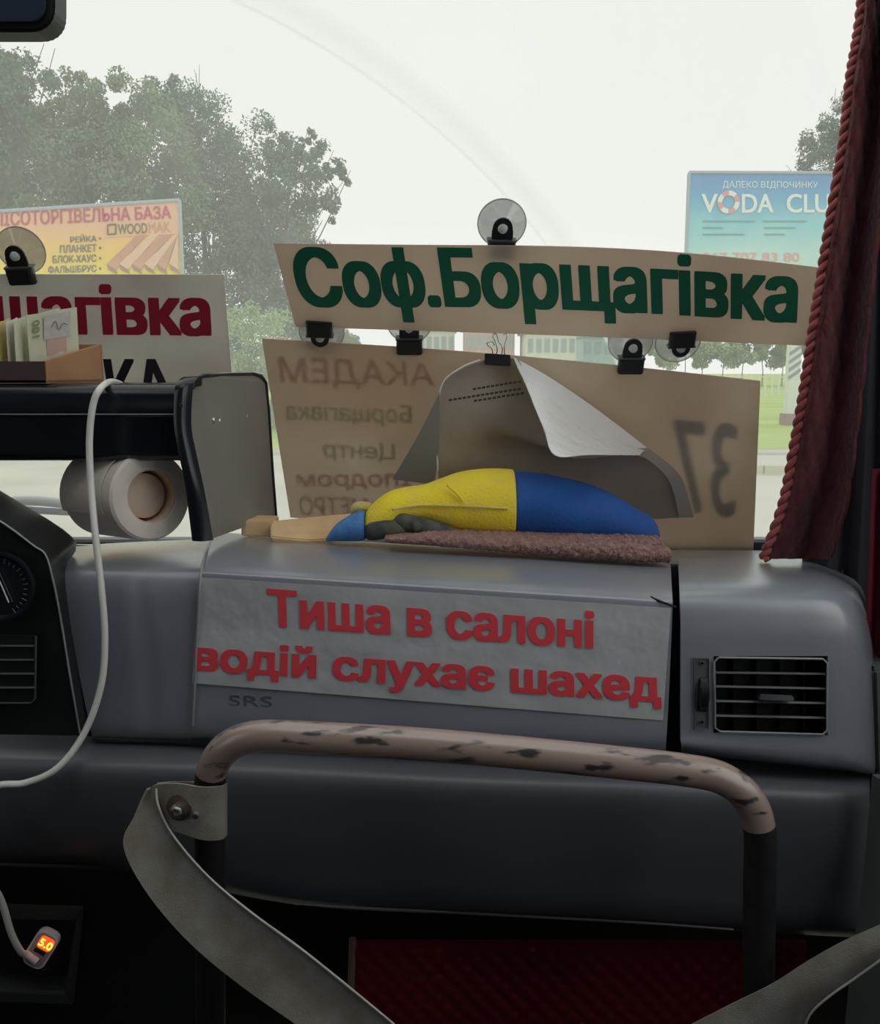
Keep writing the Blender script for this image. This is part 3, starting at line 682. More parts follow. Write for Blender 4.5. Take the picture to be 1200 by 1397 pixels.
# film label with red words
def film(px, py, lift=0.0): return at(px, py, fY(px)-.0022-lift)
G = [[film(*(Vector((272, 788)).lerp(Vector((915, 830)), i/24).lerp(Vector((262, 932)).lerp(Vector((904, 983)), i/24), j/8)), .0006*sin(i*1.7+j)*sin(j*1.1)) for i in range(25)] for j in range(9)]
lb = empty('film_label', film(590, 960), 'grey plastic film label with red Ukrainian words on the airbag cover', 'label')
sheet('film', G, .0008, cardm, lb)
sh = lambda px, py, lift=0.0: film(px, py, lift+.0010)
text('lettering', 'Тиша в салоні', sh, ((366, 803), (808, 835), (808, 884), (368, 854)), redlab, lb, bold=.035)
text('lettering', 'водій слухає шахед', sh, ((268, 873), (898, 914), (900, 969), (266, 924)), redlab, lb, bold=.035)
# thin black wire at the right end of the cover
o = tube('thin_wire', [at(840, 797, 1.115), at(868, 804, 1.085), at(890, 816, 1.05), at(915, 826, 1.035), at(921, 828, 1.05)], .0014, matte, sub=16, seg=6); tag(o, 'thin black wire crossing the right end of the airbag cover', 'wire')

# ================================================================== RED ENGINE COVER, PANELS BELOW
ec = empty('engine_cover', at(750, 1397, 1.16), 'red quilted engine cover low under the dashboard', 'cover')
GG = []
for j in range(61):
    row = []
    for i in range(121):
        x = 483+(1100-483)*i/120; y = 1282+(1500-1282)*j/60
        q = abs(sin((x+y*1.0)*pi/26))*abs(sin((x-y)*pi/26))
        row.append(at(x, y, 1.14-.005*sqrt(q)+(.02*(1-j/4) if j < 4 else 0)))
    GG.append(row)
sheet('quilted_panel', GG, .01, redq, ec)
tube('piping', [at(481, 1280, 1.14), at(479, 1340, 1.135), at(476, 1500, 1.135)], .005, piping, ec, seg=8)
tr_ = empty('lighter_tray', at(50, 1370, 1.10), 'dark plastic tray holding the power socket at lower left', 'tray')
def fr(name, pts, m, th=.008): return prism(name, pts, (0, th, 0), m, tr_, bevel=.001)
trm = mat('tray plastic', (.03, .033, .032), .5)
fr('frame_top', [at(-30, 1236, 1.08), at(112, 1240, 1.08), at(104, 1256, 1.08), at(-30, 1254, 1.08)], trm)
fr('frame_side', [at(112, 1240, 1.081), at(98, 1371, 1.081), at(88, 1354, 1.081), at(103, 1257, 1.081)], trm)
fr('frame_bottom', [at(-30, 1352, 1.08), at(88, 1356, 1.08), at(98, 1371, 1.08), at(-30, 1366, 1.08)], trm)
fr('tray_back', [at(-30, 1236, 1.14), at(112, 1240, 1.14), at(98, 1371, 1.14), at(-30, 1366, 1.14)], black)
fr('tray_floor', [at(-30, 1330, 1.135), at(92, 1334, 1.135), at(88, 1352, 1.085), at(-30, 1350, 1.085)], trm, .003)
fr('console_panel', [at(-60, 1180, 1.15), at(270, 1190, 1.15), at(270, 1500, 1.15), at(-60, 1500, 1.15)], black, .01)
lathe('power_socket', at(64, 1306, 1.13), (-.25, -1, .3), [(.022, 0), (.022, .012), (.019, .014), (.017, .014), (.016, .004)], black_gl, tr_)
# charger
ch = empty('phone_charger', at(52, 1297, 1.09), 'white car charger with glowing orange display in the tray socket', 'charger')
ux = (at(72, 1275, 1.075)-at(45, 1261, 1.075)).normalized(); 
cA = at(55, 1296, 1.072); ax1 = Vector((cos(radians(-32)), 0, sin(radians(-32)))); ax2 = Vector((sin(radians(32)), .15, cos(radians(32)))).normalized()
ny = ax1.cross(ax2).normalized(); ny = ny if ny.y < 0 else -ny
rr = [cA+ax1*x+ax2*y for x, y in rrect(0, 0, .030, .050, .010)]
chw = mat('charger shell', (.80, .74, .74), .3)
prism('shell', rr, -ny*.012, chw, ch, bevel=.001)
rr2 = [cA+ny*.0008+ax1*x+ax2*y for x, y in rrect(0, 0, .025, .044, .008)]
prism('face', rr2, -ny*.001, mat('charger face', (.40, .32, .33), .25), ch)
rr3 = [cA+ny*.0016+ax1*x+ax2*y for x, y in rrect(.002, .011, .019, .017, .004)]
disp = mat('lit display', (.3, .02, .0), .3, emit=((1.0, .10, .02), .9)); prism('display', rr3, -ny*.001, disp, ch)
dg = mat('lit digits', (.8, .3, .0), .3, emit=((1.0, .50, .05), 2.5))
def chf(px, py, lift=0.0): return cA+ny*(.0024+lift)+ax1*px+ax2*(-py)
text('digits', '5.0', chf, ((-.006, -.016), (.011, -.016), (.011, -.006), (-.006, -.006)), dg, ch, bold=.02)
prism('usb_port', [cA+ny*.0014+ax1*x+ax2*y for x, y in ((-.007, -.004), (.008, -.004), (.008, .001), (-.007, .001))], ny*.0008, matte, ch)
lathe('plug_barrel', cA-ny*.012, -ny, [(.011, 0), (.011, .03), (.008, .032)], black_gl, ch)
# cable
cb = empty('charging_cable', at(40, 1310, 1.06), 'white charging cable looping over the black shelf to the charger', 'cable')
cpts = [at(175, 530, 1.30), at(162, 523, 1.26), at(150, 521, 1.17), at(137, 530, 1.115), at(127, 552, 1.105), at(122, 600, 1.10), at(124, 660, 1.09), at(130, 730, 1.07), at(138, 800, 1.06), at(143, 870, 1.055), at(138, 935, 1.05), at(115, 1000, 1.04), at(78, 1048, 1.02), at(35, 1068, 1.01), at(0, 1071, 1.0), at(-50, 1085, 1.0), at(-60, 1140, 1.0), at(-30, 1180, 1.0), at(0, 1225, 1.02), at(15, 1272, 1.03), at(28, 1298, 1.04), at(33, 1301, 1.055)]
tube('cord', cpts, .0041, white_c, cb, sub=140, seg=10)
pa = cA+ax1*-.016+ax2*-.009+ny*.006; pb_ = cA+ax1*.004+ax2*-.013+ny*.004
tube('connector', [pa, pa.lerp(pb_, .3), pb_], lambda t_: .0035 if t_ < .2 else .0048, mat('pinkish plug', (.74, .62, .66), .4), cb, seg=12, sub=6)

# ================================================================== BLACK SHELF ON THE DASH, ROLL, BOX OF NOTES
sf = empty('black_shelf', at(200, 735, 1.2), 'black shelf beam with grey end plate standing on the dashboard', 'shelf')
prof = []
zt = at(100, 524, 1.14).z; zb_ = at(100, 630, 1.14).z
for (y_, z_) in ((1.165, zt), (1.15, zt-.001), (1.142, zt-.006), (1.138, zt-.014), (1.138, zt-.036), (1.1385, zt-.038), (1.141, zt-.039), (1.143, zt-.041), (1.143, zb_+.012), (1.147, zb_+.004), (1.156, zb_), (1.25, zb_), (1.255, zb_+.004), (1.26, zt-.004), (1.256, zt)):
    prof.append((y_, z_))
xa = at(-120, 580, 1.14).x; xb = at(243, 580, 1.14).x
prism('shelf_beam', [Vector((xa, y_, z_)) for y_, z_ in prof], (xb-xa, 0, 0), black_gl, sf, smooth=True)
tube('edge_highlight', [Vector((xa, 1.1385, zt-.037)), Vector((xb, 1.1385, zt-.037))], .0009, trimg, sf, seg=5)  # highlight along the beam seam, drawn as a pale strip
# end plate (grey side) and black edging
Pp = [(262, 530, 1.155), (266, 518, 1.16), (276, 513, 1.17), (300, 511, 1.23), (345, 510, 1.345), (356, 513, 1.37), (362, 522, 1.385), (366, 560, 1.395), (371, 640, 1.405), (376, 704, 1.42), (340, 716, 1.33), (300, 731, 1.21), (289, 735, 1.175), (281, 690, 1.155), (268, 620, 1.15), (260, 585, 1.15)]
plate = [at(*p) for p in Pp]
prism('end_plate', plate, (-.009, 0, 0), platem, sf)
tube('plate_lip', plate[0:10], .003, black_gl, sf, seg=8)
EL = [(250, 514, 1.16), (242, 520, 1.14), (238, 534, 1.13), (237, 575, 1.128), (242, 612, 1.128), (252, 660, 1.13), (262, 738, 1.14)]
ER = [(276, 513, 1.165), (268, 517, 1.15), (263, 532, 1.14), (261, 580, 1.138), (267, 615, 1.138), (279, 670, 1.14), (291, 737, 1.15)]
G = grid([[at(*EL[k]), (at(*EL[k])+at(*ER[k]))/2+Vector((0, -.006, 0)), at(*ER[k])] for k in range(7)], 8, 30)
sheet('end_edging', G, .012, black_gl, sf)
for (x, y, Y) in ((289, 574, 1.2), (297, 575, 1.22), (334, 568, 1.315)):
    lathe('screw', at(x, y, Y)+Vector((.0005, 0, 0)), (1, -.1, 0), [(.0045, 0), (.0045, .002), (.003, .004), (0, .0042)], chrome, sf, seg=12)
for (x, y, Y) in ((353, 630, 1.36), (246, 553, 1.125)):
    lathe('screw', at(x, y, Y)+Vector((.0005, 0, 0)), (1, -.3, 0), [(.003, 0), (.003, .001), (0, .002)], black_gl, sf, seg=10)

# toilet roll
tp = empty('tissue_roll', at(190, 735, 1.22), 'grey toilet paper roll wedged under the black shelf', 'paper roll')
fc = at(207, 677, 1.165); bk = at(140, 672, 1.245); axd = (bk-fc).normalized(); Lr = (bk-fc).length
Rr = .0575; rc = .035
lathe('paper', fc, axd, [(rc, .0), (rc+.002, -.001), (Rr-.003, -.0005), (Rr, .003), (Rr, Lr-.003), (Rr-.003, Lr), (rc, Lr), (rc, 0)], tissue, tp, seg=48, caps=False)
lathe('core_tube', fc, axd, [(rc, .001), (rc-.0018, .001), (rc-.002, Lr-.004), (rc-.001, Lr-.002), (rc, .001)], tube_m, tp, seg=40, caps=False)
lathe('inner_wad', fc, axd, [(0, .012), (.02, .011), (rc-.006, .016), (rc-.003, Lr-.006), (0, Lr-.006)], tube_m, tp, seg=32)
av = axd.orthogonal().normalized(); bv_ = axd.cross(av)
GG = []
for j in range(3):
    row = []
    for i in range(25):
        th = radians(20+i*9.5); rad_ = Rr+.001+.006*(i/24)**2
        hgt = (Lr*.18, Lr*.6, Lr*1.03)[j]
        row.append(fc+axd*hgt+(av*cos(th)+bv_*sin(th))*rad_)
    GG.append(row)
sheet('loose_ply', GG, .0008, tissue, tp)
prism('slit', [fc+axd*.06+Vector((-.003, 0, -.026)), fc+axd*.06+Vector((.0, 0, -.026)), fc+axd*.06+Vector((.0, 0, -.010))], (0, -.001, 0), matte, tp)

# money box on the shelf
mb = empty('wooden_box', at(70, 525, 1.19), 'open wooden box of banknotes standing on the black shelf', 'box')
zb0 = zt+.0005
bxl = at(-60, 500, 1.15).x; bxr = at(62, 500, 1.15).x
bh = at(62, 493, 1.15).z-zb0
prism('front_panel', [Vector((bxl, 1.15, zb0)), Vector((bxr, 1.15, zb0)), Vector((bxr, 1.15, zb0+bh)), Vector((bxl, 1.15, zb0+bh))], (0, .007, 0), woodd, mb, bevel=.0008)
Ybk = 1.25; xrb = at(139, 500, Ybk).x; bh2 = at(139, 470, Ybk).z-zb0
prism('side_panel', [Vector((bxr, 1.15, zb0)), Vector((xrb, Ybk, zb0)), Vector((xrb, Ybk, zb0+bh2)), Vector((bxr, 1.15, zb0+bh))], (-.007, .004, 0), wood, mb, bevel=.0006)
prism('back_panel', [Vector((xrb, Ybk, zb0)), Vector((bxl+.05, Ybk, zb0)), Vector((bxl+.05, Ybk, zb0+bh2)), Vector((xrb, Ybk, zb0+bh2))], (0, .006, 0), wood, mb, bevel=.0008)
prism('base_panel', [Vector((bxl, 1.15, zb0)), Vector((bxr, 1.15, zb0)), Vector((xrb, Ybk, zb0)), Vector((bxl+.05, Ybk, zb0))], (0, 0, .004), wood, mb)
nm1 = mat('banknote green', (.72, .72, .56), .8, col2=(.66, .68, .50), nscale=60, bump=(60, .2, .001)); nm2 = mat('banknote yellow', (.70, .62, .30), .8, col2=(.62, .50, .20), nscale=60)
nm3 = mat('banknote pale', (.76, .76, .68), .8); nm4 = mat('banknote pink', (.66, .45, .38), .8)
notes = [ # x left, x right (px), ytop left, ytop right, Yl, Yr, mat, label
    (36, 104, 430, 419, 1.178, 1.226, nm1, 'foremost folded banknote in the wooden box, printed 100'),
    (26, 80, 436, 420, 1.190, 1.232, nm3, 'second folded banknote, just behind the one printed 100'),
    (18, 34, 438, 431, 1.163, 1.20, nm1, 'third banknote from the front, edge on with dark gap'),
    (8, 24, 440, 433, 1.163, 1.205, nm3, 'fourth banknote from the front, edge on between gaps'),
    (-4, 14, 441, 434, 1.163, 1.21, nm2, 'yellowish banknote nearest the left picture edge'),
    (-30, 4, 446, 438, 1.163, 1.215, nm2, 'yellow banknote cut by the left picture edge')]
for k, (xl, xr, yl, yr, Yl, Yr, m_, lab) in enumerate(notes):
    a = at(xl, yl, Yl); b_ = at(xr, yr, Yr)
    nt_ = empty('banknote', Vector(((a.x+b_.x)/2, (Yl+Yr)/2, zb0+.005)), lab, 'banknote', 'banknotes in the wooden box')
    G = []
    for j in range(5):
        G.append([(a.lerp(b_, i/8)+Vector((0, .002*sin(i*.9+k)*(1-j/5), 0))).lerp(Vector((a.lerp(b_, i/8).x, a.lerp(b_, i/8).y, zb0+.0045)), j/4) for i in range(9)])
    sheet('note_sheet', G, .0006, m_, nt_)
    G2 = [[p+Vector((-.0015, .004, -.0005)) for p in r_] for r_ in G]
    sheet('note_fold', G2, .0006, m_, nt_)
    if k == 0:
        n1 = nt_
        def nf(px, py, lift=0.0):
            u = (px-36)/68.0; return at(px, py, Yl_+(Yr_-Yl_)*u-.003-lift)
        Yl_, Yr_ = Yl, Yr
        # figures 100 turned sideways
        cu_q = ((54, 459), (54, 436), (45, 438), (45, 461))
        text('numeral', '100', nf, cu_q, mat('note ink', (.30, .36, .20), .8), n1, bold=.02, thick=.0003)
        prism('printed_patch', [nf(64, 464, 0), nf(91, 460, 0), nf(91, 482, 0), nf(64, 486, 0)], (0, -.0003, 0), nm4, n1)
        prism('printed_patch', [nf(60, 432, 0), nf(96, 424, 0), nf(96, 458, 0), nf(60, 464, 0)], (0, -.0002, 0), mat('note grey', (.56, .55, .54), .8, col2=(.68, .67, .60), nscale=90), n1)
        tube('signature', [nf(70, 447, .001), nf(76, 438, .001), nf(80, 450, .001), nf(86, 441, .001), nf(92, 443, .001)], .0004, mat('pen ink', (.12, .12, .15), .6), n1, sub=16, seg=4)

# ================================================================== SIGNS ON THE GLASS
def mk_sign(name, label, quad, off, m, nu, nv, bend, sag):
    tl, tr, br, bl = [Vector(q) for q in quad]
    e = empty(name, gl(*((bl+br)/2), off), label, 'sign')
    def f(u, v):
        p = tl.lerp(tr, u).lerp(bl.lerp(br, u), v)
        return gl(p.x, p.y+sag(u, v), off+bend(u, v))
    G = [[f(i/nu, j/nv) for i in range(nu+1)] for j in range(nv+1)]
    sheet('board', G, .0016, m, e)
    def fn(px, py, lift=0.0):
        # find u,v by inverse bilinear (few fixed-point steps)
        u = v = .5
        for _ in range(12):
            lt = tl.lerp(bl, v); rt = tr.lerp(br, v); u = (px-lt.x)/(rt.x-lt.x)
            tp_ = tl.lerp(tr, u).y+sag(u, v); bt = bl.lerp(br, u).y+sag(u, v); v = (py-tp_)/(bt-tp_)
        return gl(px, py, off+bend(u, v)+.0006+lift)
    return e, fn
sgA, fA = mk_sign('long_sign', 'long white board lettered in green across the windscreen', ((373, 332), (1122, 366), (1108, 472), (403, 446)), .030, paper, 30, 6,
                  lambda u, v: .010*sin(pi*u)+.006*sin(2*pi*u), lambda u, v: (-13*sin(pi*u)+3*sin(2*pi*u))*(1-v)-1.5*sin(pi*u)*v)
text('lettering', 'Соф.Борщагівка', fA, ((397, 338), (1086, 359), (1082, 460), (418, 438)), green, sgA, bold=.045, curve=lambda u: -8*sin(pi*u))
sgB, fB = mk_sign('large_sign', 'large board seen from behind with faint mirrored writing', ((357, 462), (1037, 520), (1027, 758), (396, 706)), .022, paper2, 26, 12,
                  lambda u, v: .004*sin(pi*u), lambda u, v: -6*sin(pi*u)*(1-v))
bkf = lambda px, py, lift=0.0: fB(px, py, -.0030-lift)
for s_, q, m_ in (('АКАДЕМ', ((380, 486), (590, 495), (592, 532), (384, 528)), inkr), ('Борщагівка', ((390, 546), (560, 552), (562, 582), (392, 578)), inkg),
                  ('Центр', ((440, 600), (538, 604), (538, 632), (442, 628)), inkg), ('Іподром', ((404, 642), (560, 640), (560, 668), (408, 668)), inkr),
                  ('МЕТРО', ((408, 676), (500, 678), (500, 702), (410, 702)), inkr), ('37', ((918, 570), (1005, 578), (1000, 706), (922, 696)), inkk)):
    text('reverse_lettering', s_, bkf, q, m_, sgB, bold=.03, mirror=True)
sgC, fC = mk_sign('left_sign', 'white board with red and black letters at the left', ((-190, 374), (305, 375), (320, 560), (-180, 560)), .026, paper3, 20, 6,
                  lambda u, v: .003*sin(pi*u), lambda u, v: 0)
text('lettering', 'Борщагівка', fC, ((-158, 386), (281, 391), (286, 474), (-150, 470)), red, sgC, bold=.045)
text('lettering', 'КА', fC, ((143, 491), (228, 491), (238, 552), (152, 552)), blackv, sgC, bold=.035)

# suction clips
ru = Vector((1, 0, 0)); uu = Vector((0, -RAKE, 1)).normalized(); nn = ru.cross(uu)
def place(o, p, tilt=0):
    M = Matrix((ru, uu, nn)).transposed().to_4x4() @ Matrix.Rotation(tilt, 4, 'Z')
    o.matrix_world = Matrix.Translation(p) @ M
def make_clip(label):
    e = empty('suction_clip', (0, 0, 0), label, 'clip', 'suction cup clips on the signs')
    ORG[e.name] = Vector((0, 0, 0))
    # local frame: x right, y up, z to the camera
    prism('jaw', [Vector((-.019, -.036, .001)), Vector((.019, -.036, .001)), Vector((.019, -.036, .010)), Vector((.016, -.036, .013)), Vector((-.016, -.036, .013)), Vector((-.019, -.036, .010))], (0, .023, 0), black, e, bevel=.0012, keep=True)
    prism('jaw_lip', [Vector((-.020, -.014, -.004)), Vector((.020, -.014, -.004)), Vector((.020, -.014, .010)), Vector((-.020, -.014, .010))], (0, .003, 0), slatm, e, bevel=.0006, keep=True)
    # tongue with hole
    bm = bmesh.new(); O = []; I = []
    n_ = 28
    for k in range(n_):
        th = 2*pi*k/n_; c_, s_ = cos(th), sin(th)
        if s_ >= 0: O.append((.0135*c_, .004+.0145*s_))
        else:
            # square lower part
            tt = max(abs(c_), abs(s_)); O.append((.0145*c_/tt if abs(c_) > .15 or 1 else 0, .004+.017*s_/tt))
        I.append((.0068*c_, .004+.0068*s_))
    V = [Vector((x, y, .007)) for x, y in O]+[Vector((x, y, .007)) for x, y in I]+[Vector((x, y, .0035)) for x, y in O]+[Vector((x, y, .0035)) for x, y in I]
    fs = []
    for k in range(n_):
        k2 = (k+1) % n_
        fs += [(k, k2, n_+k2, n_+k), (2*n_+k2, 2*n_+k, 3*n_+k, 3*n_+k2), (k2, k, 2*n_+k, 2*n_+k2), (n_+k, n_+k2, 3*n_+k2, 3*n_+k)]
    bm.free()
    o = finish('tongue', V, fs, black, e, keep=True); smooth_by_angle(o, 40)
    o = lathe('suction_cup', (0, .004, -.018), (0, 0, 1), [(.033, 0), (.0335, .0015), (.031, .003), (.018, .008), (.009, .014), (.006, .018), (0, .019)], cup_m, e, seg=36, keep=True)
    o = lathe('cup_rim', (0, .004, -.018), (0, 0, 1), [(.0325, 0), (.0340, .0005), (.0340, .0022), (.0325, .0025), (.0325, 0)], clearrim, e, seg=36, keep=True)
    o = lathe('cup_knob', (0, .004, .0), (0, 0, 1), [(.0045, 0), (.0045, .006), (.0062, .008), (.0058, .010), (.003, .0115), (0, .012)], mat('clear knob', (.75, .76, .75), .15, trans=.3), e, seg=20, keep=True)
    return e
proto = make_clip('black suction clip above the long green lettered sign')
def dup(root, label):
    r_ = root.copy(); COL.objects.link(r_); r_['label'] = label
    for c_ in list(root.children):
        q = c_.copy(); COL.objects.link(q); q.parent = r_
    return r_
clips = [(685, 314, .024, 2, proto.get('label')),
         (24, 351, .024, -2, 'black suction clip on top of the left red lettered sign'),
         (437, 467, .026, 182, 'black clip upside down under the left end of the long sign'),
         (558, 449, .018, 0, 'black clip on the large sign, partly behind the long sign'),
         (862, 476, .020, 0, 'black clip with exposed ring on the right top of the large sign'),
         (927, 481, .026, 177, 'dark clip upside down under the right end of the long sign')]
for k, (x, y, off, tl_, lab) in enumerate(clips):
    e = proto if k == 0 else dup(proto, lab)
    place(e, gl(x, y, off), -radians(tl_))
    if tl_ > 90:                                      # cups pushed in close behind the jaws
        for c_ in e.children:
            if not c_.name.startswith('jaw'): c_.location = Vector(c_.location)+Vector((0, -.013, -.002))

# binder clip with wire handles
bc = empty('binder_clip', gl(678, 490, .05), 'black binder clip with wire handles holding the plastic sleeve', 'clip')
prism('clip_body', [gl(661, 482, .035), gl(661, 482, .044), gl(661, 497, .052), gl(661, 498, .028)], gl(696, 484, .044)-gl(661, 482, .044), black, bc, bevel=.0008)
tube('wire_handle', [gl(684, 484, .044), gl(685, 474, .047), gl(680, 466, .05), gl(678, 459, .05), gl(675, 455, .05), gl(672, 459, .05), gl(676, 468, .05), gl(678, 478, .047), gl(676, 484, .044)], .0009, chrome, bc, sub=30, seg=6)
tube('wire_handle', [gl(688, 484, .04), gl(688, 470, .04), gl(691, 461, .04), gl(690, 455, .04), gl(686, 457, .04)], .0009, chrome, bc, sub=20, seg=6)
tube('wire_handle', [gl(672, 484, .046), gl(671, 476, .05), gl(666, 472, .052), gl(664, 468, .052), gl(671, 466, .052), gl(674, 471, .05)], .0009, chrome, bc, sub=20, seg=6)

# plastic document sleeve curling down over the toy
ds = empty('document_sleeve', gl(700, 640, .1), 'curled plastic document sleeve hanging from the binder clip', 'document')
Lc = [(656, 493, .050), (632, 502, .054), (606, 522, .062), (598, 560, .07), (597, 600, .08), (598, 645, .09), (602, 700, .09)]
Rc_ = [(706, 490, .050), (724, 520, .056), (742, 552, .065), (772, 622, .10), (872, 622, .075), (915, 660, .055), (930, 706, .045)]
rows = []
for k in range(7):
    a = Lc[k]; b_ = Rc_[k]; rows.append([])
    for i in range(5):
        u = i/4; rows[-1].append(gl(a[0]+(b_[0]-a[0])*u, a[1]+(b_[1]-a[1])*u+(8*sin(pi*u) if k > 3 else -3*sin(pi*u)), a[2]+(b_[2]-a[2])*u-.018*sin(pi*u)))
G = grid(rows, 28, 42)
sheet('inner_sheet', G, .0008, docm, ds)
# bright folded-over corner: leans so that its face looks up to the sky
T0 = [gl(700, 487, .050), gl(745, 512, .040), gl(795, 545, .035), gl(840, 578, .04), gl(884, 612, .055)]
T1 = [gl(706, 502, .056), gl(735, 530, .07), gl(776, 565, .085), gl(818, 592, .085), gl(880, 614, .062)]
T2 = [gl(714, 520, .068), gl(734, 562, .13), gl(759, 596, .19), gl(802, 611, .175), gl(876, 617, .085)]
T3 = [gl(727, 551, .09), gl(742, 586, .18), gl(757, 621, .26), gl(805, 620, .23), gl(872, 621, .105)]
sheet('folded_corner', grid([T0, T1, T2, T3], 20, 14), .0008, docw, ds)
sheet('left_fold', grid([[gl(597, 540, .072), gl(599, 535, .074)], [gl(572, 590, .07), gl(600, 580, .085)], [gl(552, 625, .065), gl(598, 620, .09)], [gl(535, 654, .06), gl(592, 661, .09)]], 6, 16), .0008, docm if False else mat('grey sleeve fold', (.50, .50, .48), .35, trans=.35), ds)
tube('sleeve_edge', [gl(655, 491, .053), gl(630, 501, .058), gl(604, 522, .066), gl(597, 560, .075), gl(596, 610, .085), gl(597, 642, .095)], .0012, docw, ds, sub=24, seg=6)
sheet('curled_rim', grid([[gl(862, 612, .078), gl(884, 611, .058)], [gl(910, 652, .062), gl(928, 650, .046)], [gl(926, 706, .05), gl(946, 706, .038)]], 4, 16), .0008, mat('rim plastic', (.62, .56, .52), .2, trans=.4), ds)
def docf(px, py, lift=0.0): return gl(px, py, .064+lift+(.0 if py > 560 else .0)+.02*(py-500)/100)
for s_, q in (('ГОЛОВНИЙ КАРПАТІ', ((643, 525), (712, 520), (712, 526), (643, 531))), ):
    pass
for (x0, y0, x1, y1) in ((645, 531, 712, 520), (612, 546, 712, 530), (646, 547, 716, 536)):
    nseg = int((x1-x0)/6)
    for k in range(nseg):
        u0 = k/nseg; u1 = (k+.75)/nseg
        xa_, ya_, xb_, yb2_ = x0+(x1-x0)*u0, y0+(y1-y0)*u0, x0+(x1-x0)*u1, y0+(y1-y0)*u1
        prism('print_mark', [docf(xa_, ya_-1.4, 0), docf(xb_, yb2_-1.4, 0), docf(xb_, yb2_+1.4, 0), docf(xa_, ya_+1.4, 0)], (0, -.0003, 0), docink, ds)

# ================================================================== TOY, TOWEL, WOOD ON THE DASH
def loft_sec(name, secs, m, parent, seg=24, flat_bottom=.0):
    """sections: (px, ytop, ybottom, Y, depth half)"""
    S_ = [Vector(s) for s in [(*s[:4], s[4]) for s in secs]] if False else secs
    def interp(t_):
        n_ = len(secs)-1; vals = []
        for c_ in range(5):
            p = [s[c_] for s in secs]; x = t_*n_; i = min(int(x), n_-1); f = x-i
            p0 = p[max(i-1, 0)]; p1 = p[i]; p2 = p[i+1]; p3 = p[min(i+2, n_)]
            vals.append(.5*((2*p1)+(p2-p0)*f+(2*p0-5*p1+4*p2-p3)*f*f+(3*p1-p0-3*p2+p3)*f*f*f))
        return vals
    V = []; fs = []; n_ = len(secs)*5
    for k in range(n_+1):
        x, yt, yb_, Y, dp = interp(k/n_)
        tpp = at(x, yt, Y); bt = at(x, yb_, Y); c = (tpp+bt)/2; hh = (tpp-bt).length/2
        for s in range(seg):
            th = 2*pi*s/seg; V.append(c+Vector((0, -cos(th)*dp, sin(th)*hh)))
    for k in range(n_):
        for s in range(seg):
            s2 = (s+1) % seg; fs.append((k*seg+s, (k+1)*seg+s, (k+1)*seg+s2, k*seg+s2))
    fs.append(tuple(range(seg))); fs.append(tuple(n_*seg+s for s in range(seg-1, -1, -1)))
    o = finish(name, V, fs, m, parent); smooth_by_angle(o, 60); return o
toy = empty('plush_toy', at(650, 738, 1.33), 'yellow and blue stuffed toy lying on the brown towel', 'toy')
loft_sec('yellow_body', [(497, 712, 722, 1.27, .004), (500, 698, 733, 1.27, .02), (512, 684, 734, 1.275, .03), (530, 671, 728, 1.28, .034), (550, 665, 715, 1.29, .034), (578, 661, 712, 1.30, .036), (600, 653, 720, 1.31, .045), (630, 643, 729, 1.32, .055), (665, 639, 735, 1.325, .06), (696, 640, 737, 1.325, .06), (700, 644, 734, 1.325, .057)], yell, toy)
tube('seam', [at(535, 695, 1.243), at(570, 690, 1.262), at(610, 690, 1.262), at(660, 692, 1.262), at(692, 694, 1.264)], .0018, yellp, toy, sub=14, seg=6)
tube('seam', [at(610, 662, 1.27), at(622, 672, 1.262), at(632, 684, 1.262)], .002, yell, toy, sub=8, seg=6)
loft_sec('blue_body', [(700, 648, 732, 1.325, .054), (704, 644, 736, 1.325, .058), (740, 646, 740, 1.32, .06), (790, 657, 745, 1.315, .06), (830, 672, 748, 1.31, .055), (865, 692, 750, 1.305, .045), (888, 706, 751, 1.30, .034), (897, 722, 748, 1.30, .015)], blue, toy)
loft_sec('muzzle', [(496, 716, 732, 1.262, .010), (505, 707, 737, 1.258, .016), (525, 706, 735, 1.255, .018), (545, 710, 732, 1.258, .016), (560, 713, 726, 1.262, .008)], darkpl, toy)
loft_sec('dark_crest', [(535, 703, 724, 1.262, .010), (550, 700, 726, 1.258, .014), (575, 706, 730, 1.262, .014), (600, 712, 734, 1.268, .012), (618, 720, 734, 1.272, .006)], darkpl, toy)
loft_sec('blue_cap', [(445, 733, 738, 1.262, .004), (458, 716, 738, 1.262, .016), (475, 704, 738, 1.262, .022), (490, 697, 738, 1.264, .024), (498, 697, 736, 1.266, .022)], blue2, toy)
loft_sec('yellow_tuft', [(479, 690, 702, 1.30, .006), (485, 685, 702, 1.30, .012), (495, 684, 700, 1.30, .014), (506, 686, 698, 1.30, .008)], yellp, toy)
loft_sec('yellow_paw', [(560, 714, 720, 1.248, .003), (565, 711, 725, 1.245, .007), (571, 713, 724, 1.247, .006), (576, 717, 722, 1.25, .002)], darkpl, toy)

